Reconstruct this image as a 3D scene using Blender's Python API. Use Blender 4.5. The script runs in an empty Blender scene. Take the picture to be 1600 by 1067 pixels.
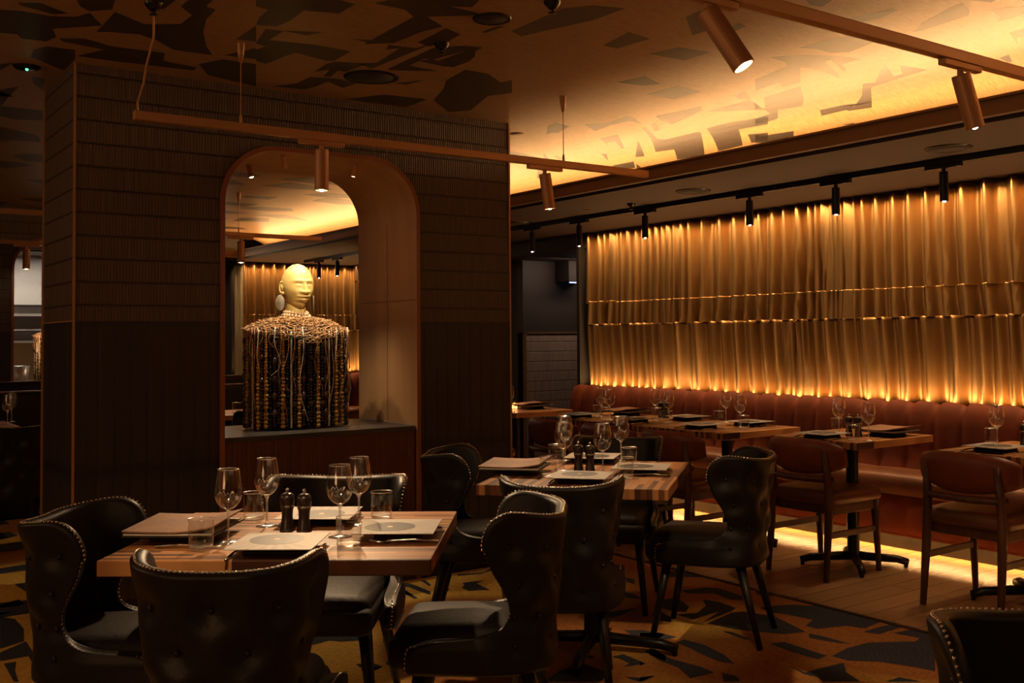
import bpy, bmesh, math, random
from mathutils import Vector, Matrix
random.seed(7)
S=bpy.context.scene; COL=S.collection
PI=math.pi
sin,cos,rad=math.sin,math.cos,math.radians
# ------------------------------------------------------------ materials
MAT={}
def pm(name,col,rough=.5,metal=0,spec=.5,bump=0,bscale=40,var=0,vscale=6,sheen=0,emit=None,estr=0,coat=0,col2=None,stretch=None,coatr=.1,detail=4):
    m=bpy.data.materials.new(name); m.use_nodes=True; nt=m.node_tree; N=nt.nodes; L=nt.links
    b=N['Principled BSDF']; b.inputs['Base Color'].default_value=(*col,1); b.inputs['Roughness'].default_value=rough
    b.inputs['Metallic'].default_value=metal; b.inputs['Specular IOR Level'].default_value=spec
    if sheen: b.inputs['Sheen Weight'].default_value=sheen; b.inputs['Sheen Roughness'].default_value=.4; b.inputs['Sheen Tint'].default_value=(*[min(1,c*2.5+.05) for c in col],1)
    if coat: b.inputs['Coat Weight'].default_value=coat; b.inputs['Coat Roughness'].default_value=coatr
    if emit: b.inputs['Emission Color'].default_value=(*emit,1); b.inputs['Emission Strength'].default_value=estr
    if bump or var or col2:
        tc=N.new('ShaderNodeTexCoord'); mp=N.new('ShaderNodeMapping'); L.new(tc.outputs['Object'],mp.inputs[0])
        if stretch: mp.inputs['Scale'].default_value=stretch
    if var or col2:
        n=N.new('ShaderNodeTexNoise'); n.inputs['Scale'].default_value=vscale; n.inputs['Detail'].default_value=detail; L.new(mp.outputs[0],n.inputs['Vector'])
        r=N.new('ShaderNodeValToRGB'); c2=col2 or [c*(1-var) for c in col]
        r.color_ramp.elements[0].position=.35; r.color_ramp.elements[1].position=.65
        r.color_ramp.elements[0].color=(*c2,1); r.color_ramp.elements[1].color=(*col,1)
        L.new(n.outputs['Fac'],r.inputs[0]); L.new(r.outputs[0],b.inputs['Base Color'])
    if bump:
        n=N.new('ShaderNodeTexNoise'); n.inputs['Scale'].default_value=bscale; n.inputs['Detail'].default_value=5; L.new(mp.outputs[0],n.inputs['Vector'])
        bp=N.new('ShaderNodeBump'); bp.inputs['Strength'].default_value=bump; bp.inputs['Distance'].default_value=.01
        L.new(n.outputs['Fac'],bp.inputs['Height']); L.new(bp.outputs[0],b.inputs['Normal'])
    MAT[name]=m; return m
pm('dark_leather',(.010,.007,.006),.46,spec=.35,bump=.10,bscale=90)
pm('seat_leather',(.013,.009,.007),.58,spec=.25,bump=.15,bscale=60)
pm('nail',(.62,.5,.36),.25,metal=1)
pm('black_wood',(.010,.007,.006),.38)
pm('terracotta_leather',(.25,.062,.022),.45,spec=.5,bump=.08,bscale=60,var=.3)
pm('brown_leather',(.20,.075,.035),.4,spec=.5,bump=.08,bscale=60,var=.3)
pm('chair_wood',(.13,.055,.022),.42,col2=(.075,.03,.013),vscale=4,stretch=(8,8,1))
pm('velvet',(.21,.038,.009),.75,sheen=.25,var=.3,vscale=5,bump=.05,bscale=30)
pm('black_metal',(.012,.011,.010),.35,metal=.3)
pm('bronze',(.50,.26,.12),.45,metal=.35)
pm('bronze_light',(.42,.22,.10),.45,metal=.4)
pm('steel',(.55,.5,.45),.22,metal=1)
pm('jamb_wood',(.44,.23,.105),.42,col2=(.36,.18,.078),vscale=1.2,stretch=(6,6,.6),bump=.03,bscale=30)
pm('trim_wood',(.30,.10,.035),.45)
pm('panel_wood',(.105,.034,.016),.45,col2=(.075,.023,.011),vscale=3,stretch=(12,12,1))
pm('stone',(.075,.066,.058),.28,col2=(.045,.04,.036),vscale=8,bump=.02,bscale=80)
pm('soffit',(.040,.019,.009),.6)
pm('lip_paint',(.20,.105,.045),.5)
pm('wall_paint',(.030,.020,.015),.6,bump=.05,bscale=50)
pm('dark_wall',(.018,.013,.011),.7)
pm('card',(.36,.32,.275),.55)
pm('card_disc',(.055,.055,.062),.4)
pm('card_grey',(.30,.268,.235),.55)
pm('card_dot',(.75,.5,.35),.5)
pm('napkin',(.014,.012,.012),.8,bump=.2,bscale=60)
pm('folder',(.26,.125,.065),.55,bump=.12,bscale=60,var=.35,vscale=9)
pm('folder_dark',(.02,.012,.009),.5)
pm('paper',(.6,.55,.46),.7)
pm('mill_wood',(.014,.007,.005),.3,spec=.6)
pm('kick',(.010,.007,.004),.35,var=.5,vscale=20)
pm('black_gloss',(.006,.006,.006),.25)
pm('led_white',(1,1,1),.5,emit=(1,.78,.5),estr=60)
pm('led_warm',(1,.8,.5),.5,emit=(1,.5,.16),estr=5)
pm('led_green',(0,.3,.1),.5,emit=(.05,1,.3),estr=6)
pm('candle_glow',(1,.6,.3),.5,emit=(1,.42,.12),estr=4)
pm('speaker_grille',(.016,.011,.009),.7,bump=.2,bscale=300)
pm('screen_glow',(.2,.3,.5),.5,emit=(.45,.6,1),estr=.8)
pm('etch',(.8,.76,.7),.6,emit=None)
pm('kitchen_wall',(.55,.5,.45),.45)
pm('kitchen_steel',(.6,.58,.55),.3,metal=.7)
pm('kitchen_dark',(.035,.025,.02),.5)
pm('blue_label',(.05,.18,.55),.5)
pm('plaster',(.32,.25,.19),.7)
pm('table_black',(.02,.016,.014),.35)
pm('bust_bead_gold',(.60,.35,.10),.4,var=.35,vscale=60)
pm('bust_bead_dark',(.045,.020,.012),.22,spec=.7)
pm('bust_bead_black',(.012,.010,.009),.15,spec=.8)
pm('bust_bead_white',(.78,.72,.58),.4)
pm('bust_seed',(.085,.040,.028),.4,var=.4,vscale=50)
pm('cord',(.38,.16,.055),.6)
pm('collar_fibre',(.44,.23,.09),.6,var=.45,vscale=40)
pm('earring',(.22,.17,.12),.55,var=.5,vscale=30)
pm('necklace',(.70,.45,.27),.35,var=.3,vscale=30)
pm('bust_inner',(.02,.012,.01),.8)
def glass(name,ior=1.45,tint=(.97,.96,.94),rough=0):
    m=bpy.data.materials.new(name); m.use_nodes=True; N=m.node_tree.nodes; L=m.node_tree.links
    N.clear(); o=N.new('ShaderNodeOutputMaterial'); g=N.new('ShaderNodeBsdfGlass'); g.inputs['IOR'].default_value=ior; g.inputs['Color'].default_value=(*tint,1); g.inputs['Roughness'].default_value=rough
    L.new(g.outputs[0],o.inputs[0]); MAT[name]=m
glass('solid_glass')
def thin(name,rough,base,tr):
    m=bpy.data.materials.new(name); m.use_nodes=True; N=m.node_tree.nodes; L=m.node_tree.links
    N.clear(); o=N.new('ShaderNodeOutputMaterial'); t=N.new('ShaderNodeBsdfTransparent'); t.inputs[0].default_value=(*tr,1)
    g=N.new('ShaderNodeBsdfGlossy'); g.inputs['Roughness'].default_value=rough; g.inputs['Color'].default_value=(1,1,1,1)
    lw=N.new('ShaderNodeLayerWeight'); lw.inputs[0].default_value=.30
    mt=N.new('ShaderNodeMath'); mt.operation='MULTIPLY_ADD'; mt.inputs[1].default_value=.85; mt.inputs[2].default_value=base
    mx=N.new('ShaderNodeMixShader'); L.new(lw.outputs['Facing'],mt.inputs[0])
    pw=N.new('ShaderNodeMath'); pw.operation='POWER'; pw.inputs[1].default_value=1.7; L.new(lw.outputs['Facing'],pw.inputs[0]); L.new(pw.outputs[0],mt.inputs[0])
    L.new(mt.outputs[0],mx.inputs[0]); L.new(t.outputs[0],mx.inputs[1]); L.new(g.outputs[0],mx.inputs[2]); L.new(mx.outputs[0],o.inputs[0]); MAT[name]=m
thin('thin_glass',.10,.10,(.96,.94,.91)); thin('stem_glass',.20,.34,(.97,.95,.92)); thin('base_glass',.25,.22,(.95,.93,.90))
# butcher-block tabletop: strips along local x
def tabletop_mat(name,ca,cb,cc):
    m=bpy.data.materials.new(name); m.use_nodes=True; N=m.node_tree.nodes; L=m.node_tree.links; b=N['Principled BSDF']
    tc=N.new('ShaderNodeTexCoord'); sp=N.new('ShaderNodeSeparateXYZ'); L.new(tc.outputs['Object'],sp.inputs[0])
    def M(op,a,bv=None,c=None):
        n=N.new('ShaderNodeMath'); n.operation=op
        for i,v in enumerate((a,bv,c)):
            if v is None: continue
            if isinstance(v,(int,float)): n.inputs[i].default_value=v
            else: L.new(v,n.inputs[i])
        return n.outputs[0]
    row=M('FLOOR',M('MULTIPLY',sp.outputs['Y'],44))
    off=M('MULTIPLY',M('SINE',M('MULTIPLY',row,12.9898)),7.3)
    colx=M('FLOOR',M('ADD',M('MULTIPLY',sp.outputs['X'],2.6),off))
    cb_=N.new('ShaderNodeCombineXYZ'); L.new(row,cb_.inputs[0]); L.new(colx,cb_.inputs[1])
    wn=N.new('ShaderNodeTexWhiteNoise'); wn.noise_dimensions='2D'; L.new(cb_.outputs[0],wn.inputs['Vector'])
    mp=N.new('ShaderNodeMapping'); mp.inputs['Scale'].default_value=(3,40,3); L.new(tc.outputs['Object'],mp.inputs[0])
    ns=N.new('ShaderNodeTexNoise'); ns.inputs['Scale'].default_value=1.5; ns.inputs['Detail'].default_value=5; ns.inputs['Distortion'].default_value=1.2; L.new(mp.outputs[0],ns.inputs['Vector'])
    f=M('ADD',M('MULTIPLY',wn.outputs['Value'],.6),M('MULTIPLY',ns.outputs['Fac'],.45))
    r=N.new('ShaderNodeValToRGB'); e=r.color_ramp.elements; e[0].position=.22; e[0].color=(*ca,1); e[1].position=.80; e[1].color=(*cc,1)
    k=e.new(.5); k.color=(*cb,1); L.new(f,r.inputs[0]); L.new(r.outputs[0],b.inputs['Base Color']); b.inputs['Roughness'].default_value=.38
    bp=N.new('ShaderNodeBump'); bp.inputs['Strength'].default_value=.06; L.new(ns.outputs['Fac'],bp.inputs['Height']); L.new(bp.outputs[0],b.inputs['Normal'])
    MAT[name]=m
tabletop_mat('table_wood',(.045,.013,.004),(.21,.072,.022),(.46,.21,.07))
# stacked-tile column cladding: rows .107 m, vertical ribs
def tile_mat(name,col,col2,ribw=.020,rowh=.107,tilew=.30,strength=.9,rough=.55):
    m=bpy.data.materials.new(name); m.use_nodes=True; N=m.node_tree.nodes; L=m.node_tree.links; b=N['Principled BSDF']
    g=N.new('ShaderNodeNewGeometry'); sp=N.new('ShaderNodeSeparateXYZ'); L.new(g.outputs['Position'],sp.inputs[0])
    def M(op,a,bv=None,c=None):
        n=N.new('ShaderNodeMath'); n.operation=op
        for i,v in enumerate((a,bv,c)):
            if v is None: continue
            if isinstance(v,(int,float)): n.inputs[i].default_value=v
            else: L.new(v,n.inputs[i])
        return n.outputs[0]
    h=M('ADD',sp.outputs['X'],sp.outputs['Y']); z=sp.outputs['Z']
    row=M('FLOOR',M('DIVIDE',z,rowh)); fz=M('FRACT',M('DIVIDE',z,rowh))
    hs=M('ADD',h,M('MULTIPLY',row,tilew*.37))
    ribi=M('FLOOR',M('DIVIDE',hs,ribw)); rf=M('FRACT',M('DIVIDE',hs,ribw))
    rib=M('SUBTRACT',1,M('POWER',M('ABSOLUTE',M('MULTIPLY_ADD',rf,2,-1)),4))
    cb_=N.new('ShaderNodeCombineXYZ'); L.new(ribi,cb_.inputs[0]); L.new(row,cb_.inputs[1])
    wn=N.new('ShaderNodeTexWhiteNoise'); wn.noise_dimensions='2D'; L.new(cb_.outputs[0],wn.inputs['Vector'])
    gro=M('MINIMUM',M('MULTIPLY',M('MINIMUM',fz,M('SUBTRACT',1,fz)),14),1)
    hgt=M('MULTIPLY',M('MULTIPLY',rib,M('MULTIPLY_ADD',wn.outputs['Value'],.6,.4)),gro)
    ns=N.new('ShaderNodeTexNoise'); ns.inputs['Scale'].default_value=60; ns.inputs['Detail'].default_value=4
    hh=M('ADD',hgt,M('MULTIPLY',ns.outputs['Fac'],.5))
    bp=N.new('ShaderNodeBump'); bp.inputs['Strength'].default_value=strength; bp.inputs['Distance'].default_value=.006; L.new(hh,bp.inputs['Height']); L.new(bp.outputs[0],b.inputs['Normal'])
    mx=N.new('ShaderNodeMix'); mx.data_type='RGBA'; mx.inputs['A'].default_value=(*col2,1); mx.inputs['B'].default_value=(*col,1)
    fac=M('MULTIPLY',M('MULTIPLY_ADD',wn.outputs['Value'],.35,.65),M('MULTIPLY',gro,M('MULTIPLY_ADD',rib,.5,.5)))
    L.new(fac,mx.inputs['Factor']); L.new(mx.outputs['Result'],b.inputs['Base Color']); b.inputs['Roughness'].default_value=rough
    MAT[name]=m
tile_mat('tile_upper',(.115,.068,.042),(.022,.013,.009),ribw=.0145)
tile_mat('tile_lower',(.034,.021,.017),(.012,.008,.007),ribw=.075,rowh=.72,tilew=1,strength=.8)
tile_mat('tile_far',(.42,.32,.26),(.12,.085,.065),ribw=.022,rowh=.107)
tile_mat('flute_panel',(.125,.040,.019),(.06,.018,.009),ribw=.024,rowh=5,tilew=0,strength=.6,rough=.42)
# gathered satin
def satin():
    m=pm('curtain_satin',(.47,.29,.12),.40,spec=.5,bump=.10,bscale=10,var=.15,vscale=8,stretch=(3,3,.5))
    b=m.node_tree.nodes['Principled BSDF']; b.inputs['Metallic'].default_value=.93
satin()
# wallpaper grass-cloth ceiling + inlay shapes
def cloth(name,a,b_,rough):
    m=bpy.data.materials.new(name); m.use_nodes=True; N=m.node_tree.nodes; L=m.node_tree.links; b=N['Principled BSDF']
    g=N.new('ShaderNodeNewGeometry'); mp=N.new('ShaderNodeMapping'); mp.inputs['Scale'].default_value=(14,130,14); L.new(g.outputs['Position'],mp.inputs[0])
    n=N.new('ShaderNodeTexNoise'); n.inputs['Scale'].default_value=1.6; n.inputs['Detail'].default_value=6; n.inputs['Roughness'].default_value=.7; L.new(mp.outputs[0],n.inputs['Vector'])
    r=N.new('ShaderNodeValToRGB'); r.color_ramp.elements[0].position=.32; r.color_ramp.elements[1].position=.68
    r.color_ramp.elements[0].color=(*a,1); r.color_ramp.elements[1].color=(*b_,1); L.new(n.outputs['Fac'],r.inputs[0]); L.new(r.outputs[0],b.inputs['Base Color'])
    b.inputs['Roughness'].default_value=rough; b.inputs['Specular IOR Level'].default_value=.55
    bp=N.new('ShaderNodeBump'); bp.inputs['Strength'].default_value=.12; bp.inputs['Distance'].default_value=.003; L.new(n.outputs['Fac'],bp.inputs['Height']); L.new(bp.outputs[0],b.inputs['Normal'])
    MAT[name]=m
cloth('ceiling_cloth',(.26,.145,.068),(.47,.30,.155),.42)
cloth('ceiling_ink',(.022,.017,.014),(.070,.052,.042),.42)
# carpet
def carpet_mat(name,ochre,rust,dark=False):
    m=bpy.data.materials.new(name); m.use_nodes=True; N=m.node_tree.nodes; L=m.node_tree.links; b=N['Principled BSDF']
    g=N.new('ShaderNodeNewGeometry')
    v=N.new('ShaderNodeTexNoise'); v.inputs['Scale'].default_value=.9; v.inputs['Detail'].default_value=1
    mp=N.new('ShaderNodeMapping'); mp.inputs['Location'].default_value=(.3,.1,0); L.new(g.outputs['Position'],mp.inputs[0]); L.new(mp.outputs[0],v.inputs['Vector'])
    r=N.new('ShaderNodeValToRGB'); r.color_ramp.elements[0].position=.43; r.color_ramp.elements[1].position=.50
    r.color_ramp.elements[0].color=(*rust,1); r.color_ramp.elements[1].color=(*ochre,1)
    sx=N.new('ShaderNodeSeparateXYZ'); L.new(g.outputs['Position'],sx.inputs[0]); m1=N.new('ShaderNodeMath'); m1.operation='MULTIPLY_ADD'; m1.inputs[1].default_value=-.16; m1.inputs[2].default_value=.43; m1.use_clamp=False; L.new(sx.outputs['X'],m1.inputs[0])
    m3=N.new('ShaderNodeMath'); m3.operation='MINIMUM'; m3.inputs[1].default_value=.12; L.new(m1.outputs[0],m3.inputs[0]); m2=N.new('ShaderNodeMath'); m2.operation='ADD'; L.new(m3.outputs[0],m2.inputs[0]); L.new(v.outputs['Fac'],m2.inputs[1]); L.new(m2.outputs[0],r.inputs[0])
    mp2=N.new('ShaderNodeMapping'); mp2.inputs['Rotation'].default_value=(0,0,.5); mp2.inputs['Scale'].default_value=(30,160,1) if not dark else (120,120,1); L.new(g.outputs['Position'],mp2.inputs[0])
    n=N.new('ShaderNodeTexNoise'); n.inputs['Scale'].default_value=1; n.inputs['Detail'].default_value=3; L.new(mp2.outputs[0],n.inputs['Vector'])
    mx=N.new('ShaderNodeMix'); mx.data_type='RGBA'; mx.blend_type='MULTIPLY'; mx.inputs['Factor'].default_value=.9 if dark else .55
    L.new(r.outputs[0],mx.inputs['A']); 
    r2=N.new('ShaderNodeValToRGB'); r2.color_ramp.elements[0].position=.4; r2.color_ramp.elements[1].position=.62; r2.color_ramp.elements[0].color=(.35,.35,.35,1); L.new(n.outputs['Fac'],r2.inputs[0]); L.new(r2.outputs[0],mx.inputs['B'])
    L.new(mx.outputs['Result'],b.inputs['Base Color']); b.inputs['Roughness'].default_value=.95; b.inputs['Specular IOR Level'].default_value=.1
    bp=N.new('ShaderNodeBump'); bp.inputs['Strength'].default_value=.4; bp.inputs['Distance'].default_value=.004; L.new(n.outputs['Fac'],bp.inputs['Height']); L.new(bp.outputs[0],b.inputs['Normal'])
    MAT[name]=m
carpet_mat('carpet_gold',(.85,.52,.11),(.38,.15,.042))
carpet_mat('carpet_navy',(.080,.084,.105),(.065,.066,.082),True)
def plank():
    m=bpy.data.materials.new('floor_planks'); m.use_nodes=True; N=m.node_tree.nodes; L=m.node_tree.links; b=N['Principled BSDF']
    g=N.new('ShaderNodeNewGeometry'); mp=N.new('ShaderNodeMapping'); mp.inputs['Rotation'].default_value=(0,0,0); L.new(g.outputs['Position'],mp.inputs[0])
    br=N.new('ShaderNodeTexBrick'); br.inputs['Scale'].default_value=1; br.inputs['Brick Width'].default_value=1.2; br.inputs['Row Height'].default_value=.14; br.inputs['Mortar Size'].default_value=.002
    br.inputs['Color1'].default_value=(.30,.165,.07,1); br.inputs['Color2'].default_value=(.38,.21,.09,1); br.inputs['Mortar'].default_value=(.06,.03,.015,1); L.new(mp.outputs[0],br.inputs['Vector'])
    m2=N.new('ShaderNodeMapping'); m2.inputs['Scale'].default_value=(3,50,1); L.new(g.outputs['Position'],m2.inputs[0])
    n=N.new('ShaderNodeTexNoise'); n.inputs['Scale'].default_value=1.3; n.inputs['Detail'].default_value=5; L.new(m2.outputs[0],n.inputs['Vector'])
    mx=N.new('ShaderNodeMix'); mx.data_type='RGBA'; mx.blend_type='MULTIPLY'; mx.inputs['Factor'].default_value=.35; L.new(br.outputs['Color'],mx.inputs['A']); L.new(n.outputs['Fac'],mx.inputs['B'])
    L.new(mx.outputs['Result'],b.inputs['Base Color']); b.inputs['Roughness'].default_value=.26; MAT['floor_planks']=m
plank()
def head_mat():
    m=bpy.data.materials.new('carved_head'); m.use_nodes=True; N=m.node_tree.nodes; L=m.node_tree.links; b=N['Principled BSDF']
    tc=N.new('ShaderNodeTexCoord'); w=N.new('ShaderNodeTexWave'); w.wave_type='RINGS'; w.rings_direction='SPHERICAL'; w.inputs['Scale'].default_value=60; w.inputs['Distortion'].default_value=7; w.inputs['Detail'].default_value=2; w.inputs['Detail Scale'].default_value=2
    mp=N.new('ShaderNodeMapping'); mp.inputs['Location'].default_value=(.11,.0,-.05); L.new(tc.outputs['Object'],mp.inputs[0]); L.new(mp.outputs[0],w.inputs['Vector'])
    r=N.new('ShaderNodeValToRGB'); r.color_ramp.elements[0].position=.05; r.color_ramp.elements[1].position=.4; r.color_ramp.elements[0].color=(.40,.25,.07,1); r.color_ramp.elements[1].color=(.58,.41,.14,1)
    L.new(w.outputs['Fac'],r.inputs[0]); L.new(r.outputs[0],b.inputs['Base Color']); b.inputs['Roughness'].default_value=.42
    bp=N.new('ShaderNodeBump'); bp.inputs['Strength'].default_value=.10; bp.inputs['Distance'].default_value=.001; L.new(w.outputs['Fac'],bp.inputs['Height']); L.new(bp.outputs[0],b.inputs['Normal'])
    MAT['carved_head']=m
head_mat()
# ------------------------------------------------------------ mesh builder
class MB:
    def __init__(s): s.v=[]; s.f=[]; s.m=[]
    def add(s,vs,fs,mi=0):
        o=len(s.v); s.v+= [tuple(v) for v in vs]; s.f+= [tuple(i+o for i in f) for f in fs]; s.m+=[mi]*len(fs); return s
    def box(s,x0,x1,y0,y1,z0,z1,mi=0,M=None):
        vs=[Vector((x,y,z)) for z in (z0,z1) for y in (y0,y1) for x in (x0,x1)]
        if M: vs=[M@v for v in vs]
        return s.add(vs,[(0,2,3,1),(4,5,7,6),(0,1,5,4),(1,3,7,5),(3,2,6,7),(2,0,4,6)],mi)
    def rbox(s,x0,x1,y0,y1,z0,z1,r,mi=0,dome=0,M=None,n=3):
        c=Vector(((x0+x1)/2,(y0+y1)/2,(z0+z1)/2)); h=Vector(((x1-x0)/2,(y1-y0)/2,(z1-z0)/2)); r=min(r,min(h)*.98)
        def ax(hh):
            t=[-hh+r*(1-cos(i*PI/2/n))*1.0 for i in range(n)]
            mid=[-hh+r+(2*(hh-r))*k/4 for k in range(5)]
            return t+mid+[-a for a in reversed(t)]
        A=[ax(h[i]) for i in range(3)]; idx={}; vs=[]
        def P(i,j,k):
            key=(i,j,k)
            if key not in idx:
                p=Vector((A[0][i],A[1][j],A[2][k])); q=Vector([max(-(h[a]-r),min(h[a]-r,p[a])) for a in range(3)]); d=p-q
                if d.length>1e-9: p=q+d.normalized()*r
                if dome and p.z>0: p.z+=dome*(1-(p.x/h.x)**2)*(1-(p.y/h.y)**2)
                p=p+c
                if M: p=M@p
                idx[key]=len(vs); vs.append(p)
            return idx[key]
        nn=len(A[0])-1; fs=[]
        for i in range(nn):
            for j in range(nn):
                fs.append((P(i,j,0),P(i,j+1,0),P(i+1,j+1,0),P(i+1,j,0))); fs.append((P(i,j,nn),P(i+1,j,nn),P(i+1,j+1,nn),P(i,j+1,nn)))
                fs.append((P(i,0,j),P(i+1,0,j),P(i+1,0,j+1),P(i,0,j+1))); fs.append((P(i,nn,j),P(i,nn,j+1),P(i+1,nn,j+1),P(i+1,nn,j)))
                fs.append((P(0,i,j),P(0,i,j+1),P(0,i+1,j+1),P(0,i+1,j))); fs.append((P(nn,i,j),P(nn,i+1,j),P(nn,i+1,j+1),P(nn,i,j+1)))
        return s.add(vs,fs,mi)
    def lathe(s,prof,n=24,mi=0,M=None,c=(0,0,0),mis=None):
        vs=[];fs=[];ms=[]
        for r,z in prof:
            for k in range(n):
                a=2*PI*k/n; v=Vector((c[0]+r*cos(a),c[1]+r*sin(a),c[2]+z)); vs.append(M@v if M else v)
        o=len(s.v); s.v+=[tuple(v) for v in vs]
        for i in range(len(prof)-1):
            for k in range(n):
                s.f.append((o+i*n+k,o+i*n+(k+1)%n,o+(i+1)*n+(k+1)%n,o+(i+1)*n+k)); s.m.append(mis[i] if mis else mi)
        return s
    def cyl(s,p0,p1,r0,r1=None,n=12,mi=0,cap=True):
        r1=r0 if r1 is None else r1; p0=Vector(p0);p1=Vector(p1); d=(p1-p0).normalized(); a=d.orthogonal().normalized(); b=d.cross(a)
        vs=[p0+(a*cos(2*PI*k/n)+b*sin(2*PI*k/n))*r0 for k in range(n)]+[p1+(a*cos(2*PI*k/n)+b*sin(2*PI*k/n))*r1 for k in range(n)]
        fs=[(k,(k+1)%n,n+(k+1)%n,n+k) for k in range(n)]
        if cap: fs+=[tuple(reversed(range(n))),tuple(range(n,2*n))]
        return s.add(vs,fs,mi)
    def tube(s,pts,r,n=6,mi=0):
        pts=[Vector(p) for p in pts]; L=len(pts); vs=[]; a=None
        for i,p in enumerate(pts):
            d=(pts[min(i+1,L-1)]-pts[max(i-1,0)]).normalized()
            a=(a-d*a.dot(d)).normalized() if a else d.orthogonal().normalized(); b=d.cross(a)
            rr=r[i] if isinstance(r,(list,tuple)) else r
            vs+=[p+(a*cos(2*PI*k/n)+b*sin(2*PI*k/n))*rr for k in range(n)]
        fs=[(i*n+k,i*n+(k+1)%n,(i+1)*n+(k+1)%n,(i+1)*n+k) for i in range(L-1) for k in range(n)]
        fs+=[tuple(reversed(range(n))),tuple(range((L-1)*n,L*n))]
        return s.add(vs,fs,mi)
    def ball(s,c,r,n=8,m=6,mi=0,sz=1):
        c=Vector(c); vs=[c+Vector((0,0,-r*sz))]
        for i in range(1,m):
            t=PI*i/m
            for k in range(n): vs.append(c+Vector((r*sin(t)*cos(2*PI*k/n),r*sin(t)*sin(2*PI*k/n),-r*sz*cos(t))))
        vs.append(c+Vector((0,0,r*sz))); fs=[(0,1+(k+1)%n,1+k) for k in range(n)]
        for i in range(m-2):
            for k in range(n): fs.append((1+i*n+k,1+i*n+(k+1)%n,1+(i+1)*n+(k+1)%n,1+(i+1)*n+k))
        t=1+(m-2)*n; fs+=[(t+k,t+(k+1)%n,len(vs)-1) for k in range(n)]
        return s.add(vs,fs,mi)
    def grid(s,fn,nu,nv,mi=0):
        vs=[fn(i/nu,j/nv) for j in range(nv+1) for i in range(nu+1)]
        return s.add(vs,[(j*(nu+1)+i,j*(nu+1)+i+1,(j+1)*(nu+1)+i+1,(j+1)*(nu+1)+i) for j in range(nv) for i in range(nu)],mi)
    def build(s,name,mats,parent=None,smooth=False,bevel=0,loc=None,rz=0,fix=True):
        me=bpy.data.meshes.new(name); me.from_pydata(s.v,[],s.f)
        if isinstance(mats,str): mats=[mats]
        for m in mats: me.materials.append(MAT[m])
        me.polygons.foreach_set('material_index',s.m)
        if fix:
            bm=bmesh.new(); bm.from_mesh(me); bmesh.ops.recalc_face_normals(bm,faces=bm.faces); bm.to_mesh(me); bm.free()
        if smooth: me.shade_smooth() if hasattr(me,'shade_smooth') else [setattr(p,'use_smooth',True) for p in me.polygons]
        o=bpy.data.objects.new(name,me); COL.objects.link(o)
        if parent: o.parent=parent
        if loc: o.location=loc
        if rz: o.rotation_euler=(0,0,rz)
        if bevel:
            b=o.modifiers.new('bevel','BEVEL'); b.width=bevel; b.segments=2; b.limit_method='ANGLE'; b.angle_limit=rad(40)
        return o
def tag(o,label,cat,group=None):
    o['label']=label; o['category']=cat
    if group: o['group']=group
    return o
def thing(name,loc=(0,0,0),rz=0,label=None,cat=None,group=None):
    o=bpy.data.objects.new(name,None); COL.objects.link(o); o.location=loc; o.rotation_euler=(0,0,rz); o.empty_display_size=.05
    if label: tag(o,label,cat,group)
    return o
def struct(o): o['kind']='structure'; return o
def copy_tree(o,parent=None):
    c=o.copy(); COL.objects.link(c)
    if parent is not None: c.parent=parent; c.matrix_parent_inverse=o.matrix_parent_inverse.copy()
    for ch in [x for x in KIDS.get(o.name,[])]: copy_tree(ch,c)
    return c
KIDS={}
def scan():
    KIDS.clear()
    for x in bpy.data.objects:
        if x.parent: KIDS.setdefault(x.parent.name,[]).append(x)
class Proto:
    """first use places the prototype itself, later uses copy it with its parts"""
    def __init__(s,root): s.root=root; s.used=False; scan(); s.kids=None
    def put(s,loc,rz,label,cat,group,scale=None):
        if not s.used: o=s.root; s.used=True
        else:
            scan(); o=copy_tree(s.root)
        o.location=loc; o.rotation_euler=(0,0,rz)
        if scale: o.scale=(scale,scale,1)
        return tag(o,label,cat,group)
def area(name,loc,rot,sx,sy,power,col,spread=180,parent=None):
    l=bpy.data.lights.new(name,'AREA'); l.shape='RECTANGLE'; l.size=sx; l.size_y=sy; l.energy=power; l.color=col; l.spread=rad(spread)
    o=bpy.data.objects.new(name,l); COL.objects.link(o); o.location=loc; o.rotation_euler=rot
    if parent: o.parent=parent
    return o
def spot(name,loc,target,power,col,size=50,blend=.5,rad_=.02):
    l=bpy.data.lights.new(name,'SPOT'); l.energy=power; l.color=col; l.spot_size=rad(size); l.spot_blend=blend; l.shadow_soft_size=rad_
    o=bpy.data.objects.new(name,l); COL.objects.link(o); o.location=loc
    o.rotation_euler=(Vector(target)-Vector(loc)).to_track_quat('-Z','Y').to_euler(); return o
WARM=(1,.57,.24); AMBER=(1,.44,.10); SPOTC=(1,.66,.36); KIT=(1,.88,.74)
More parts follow.
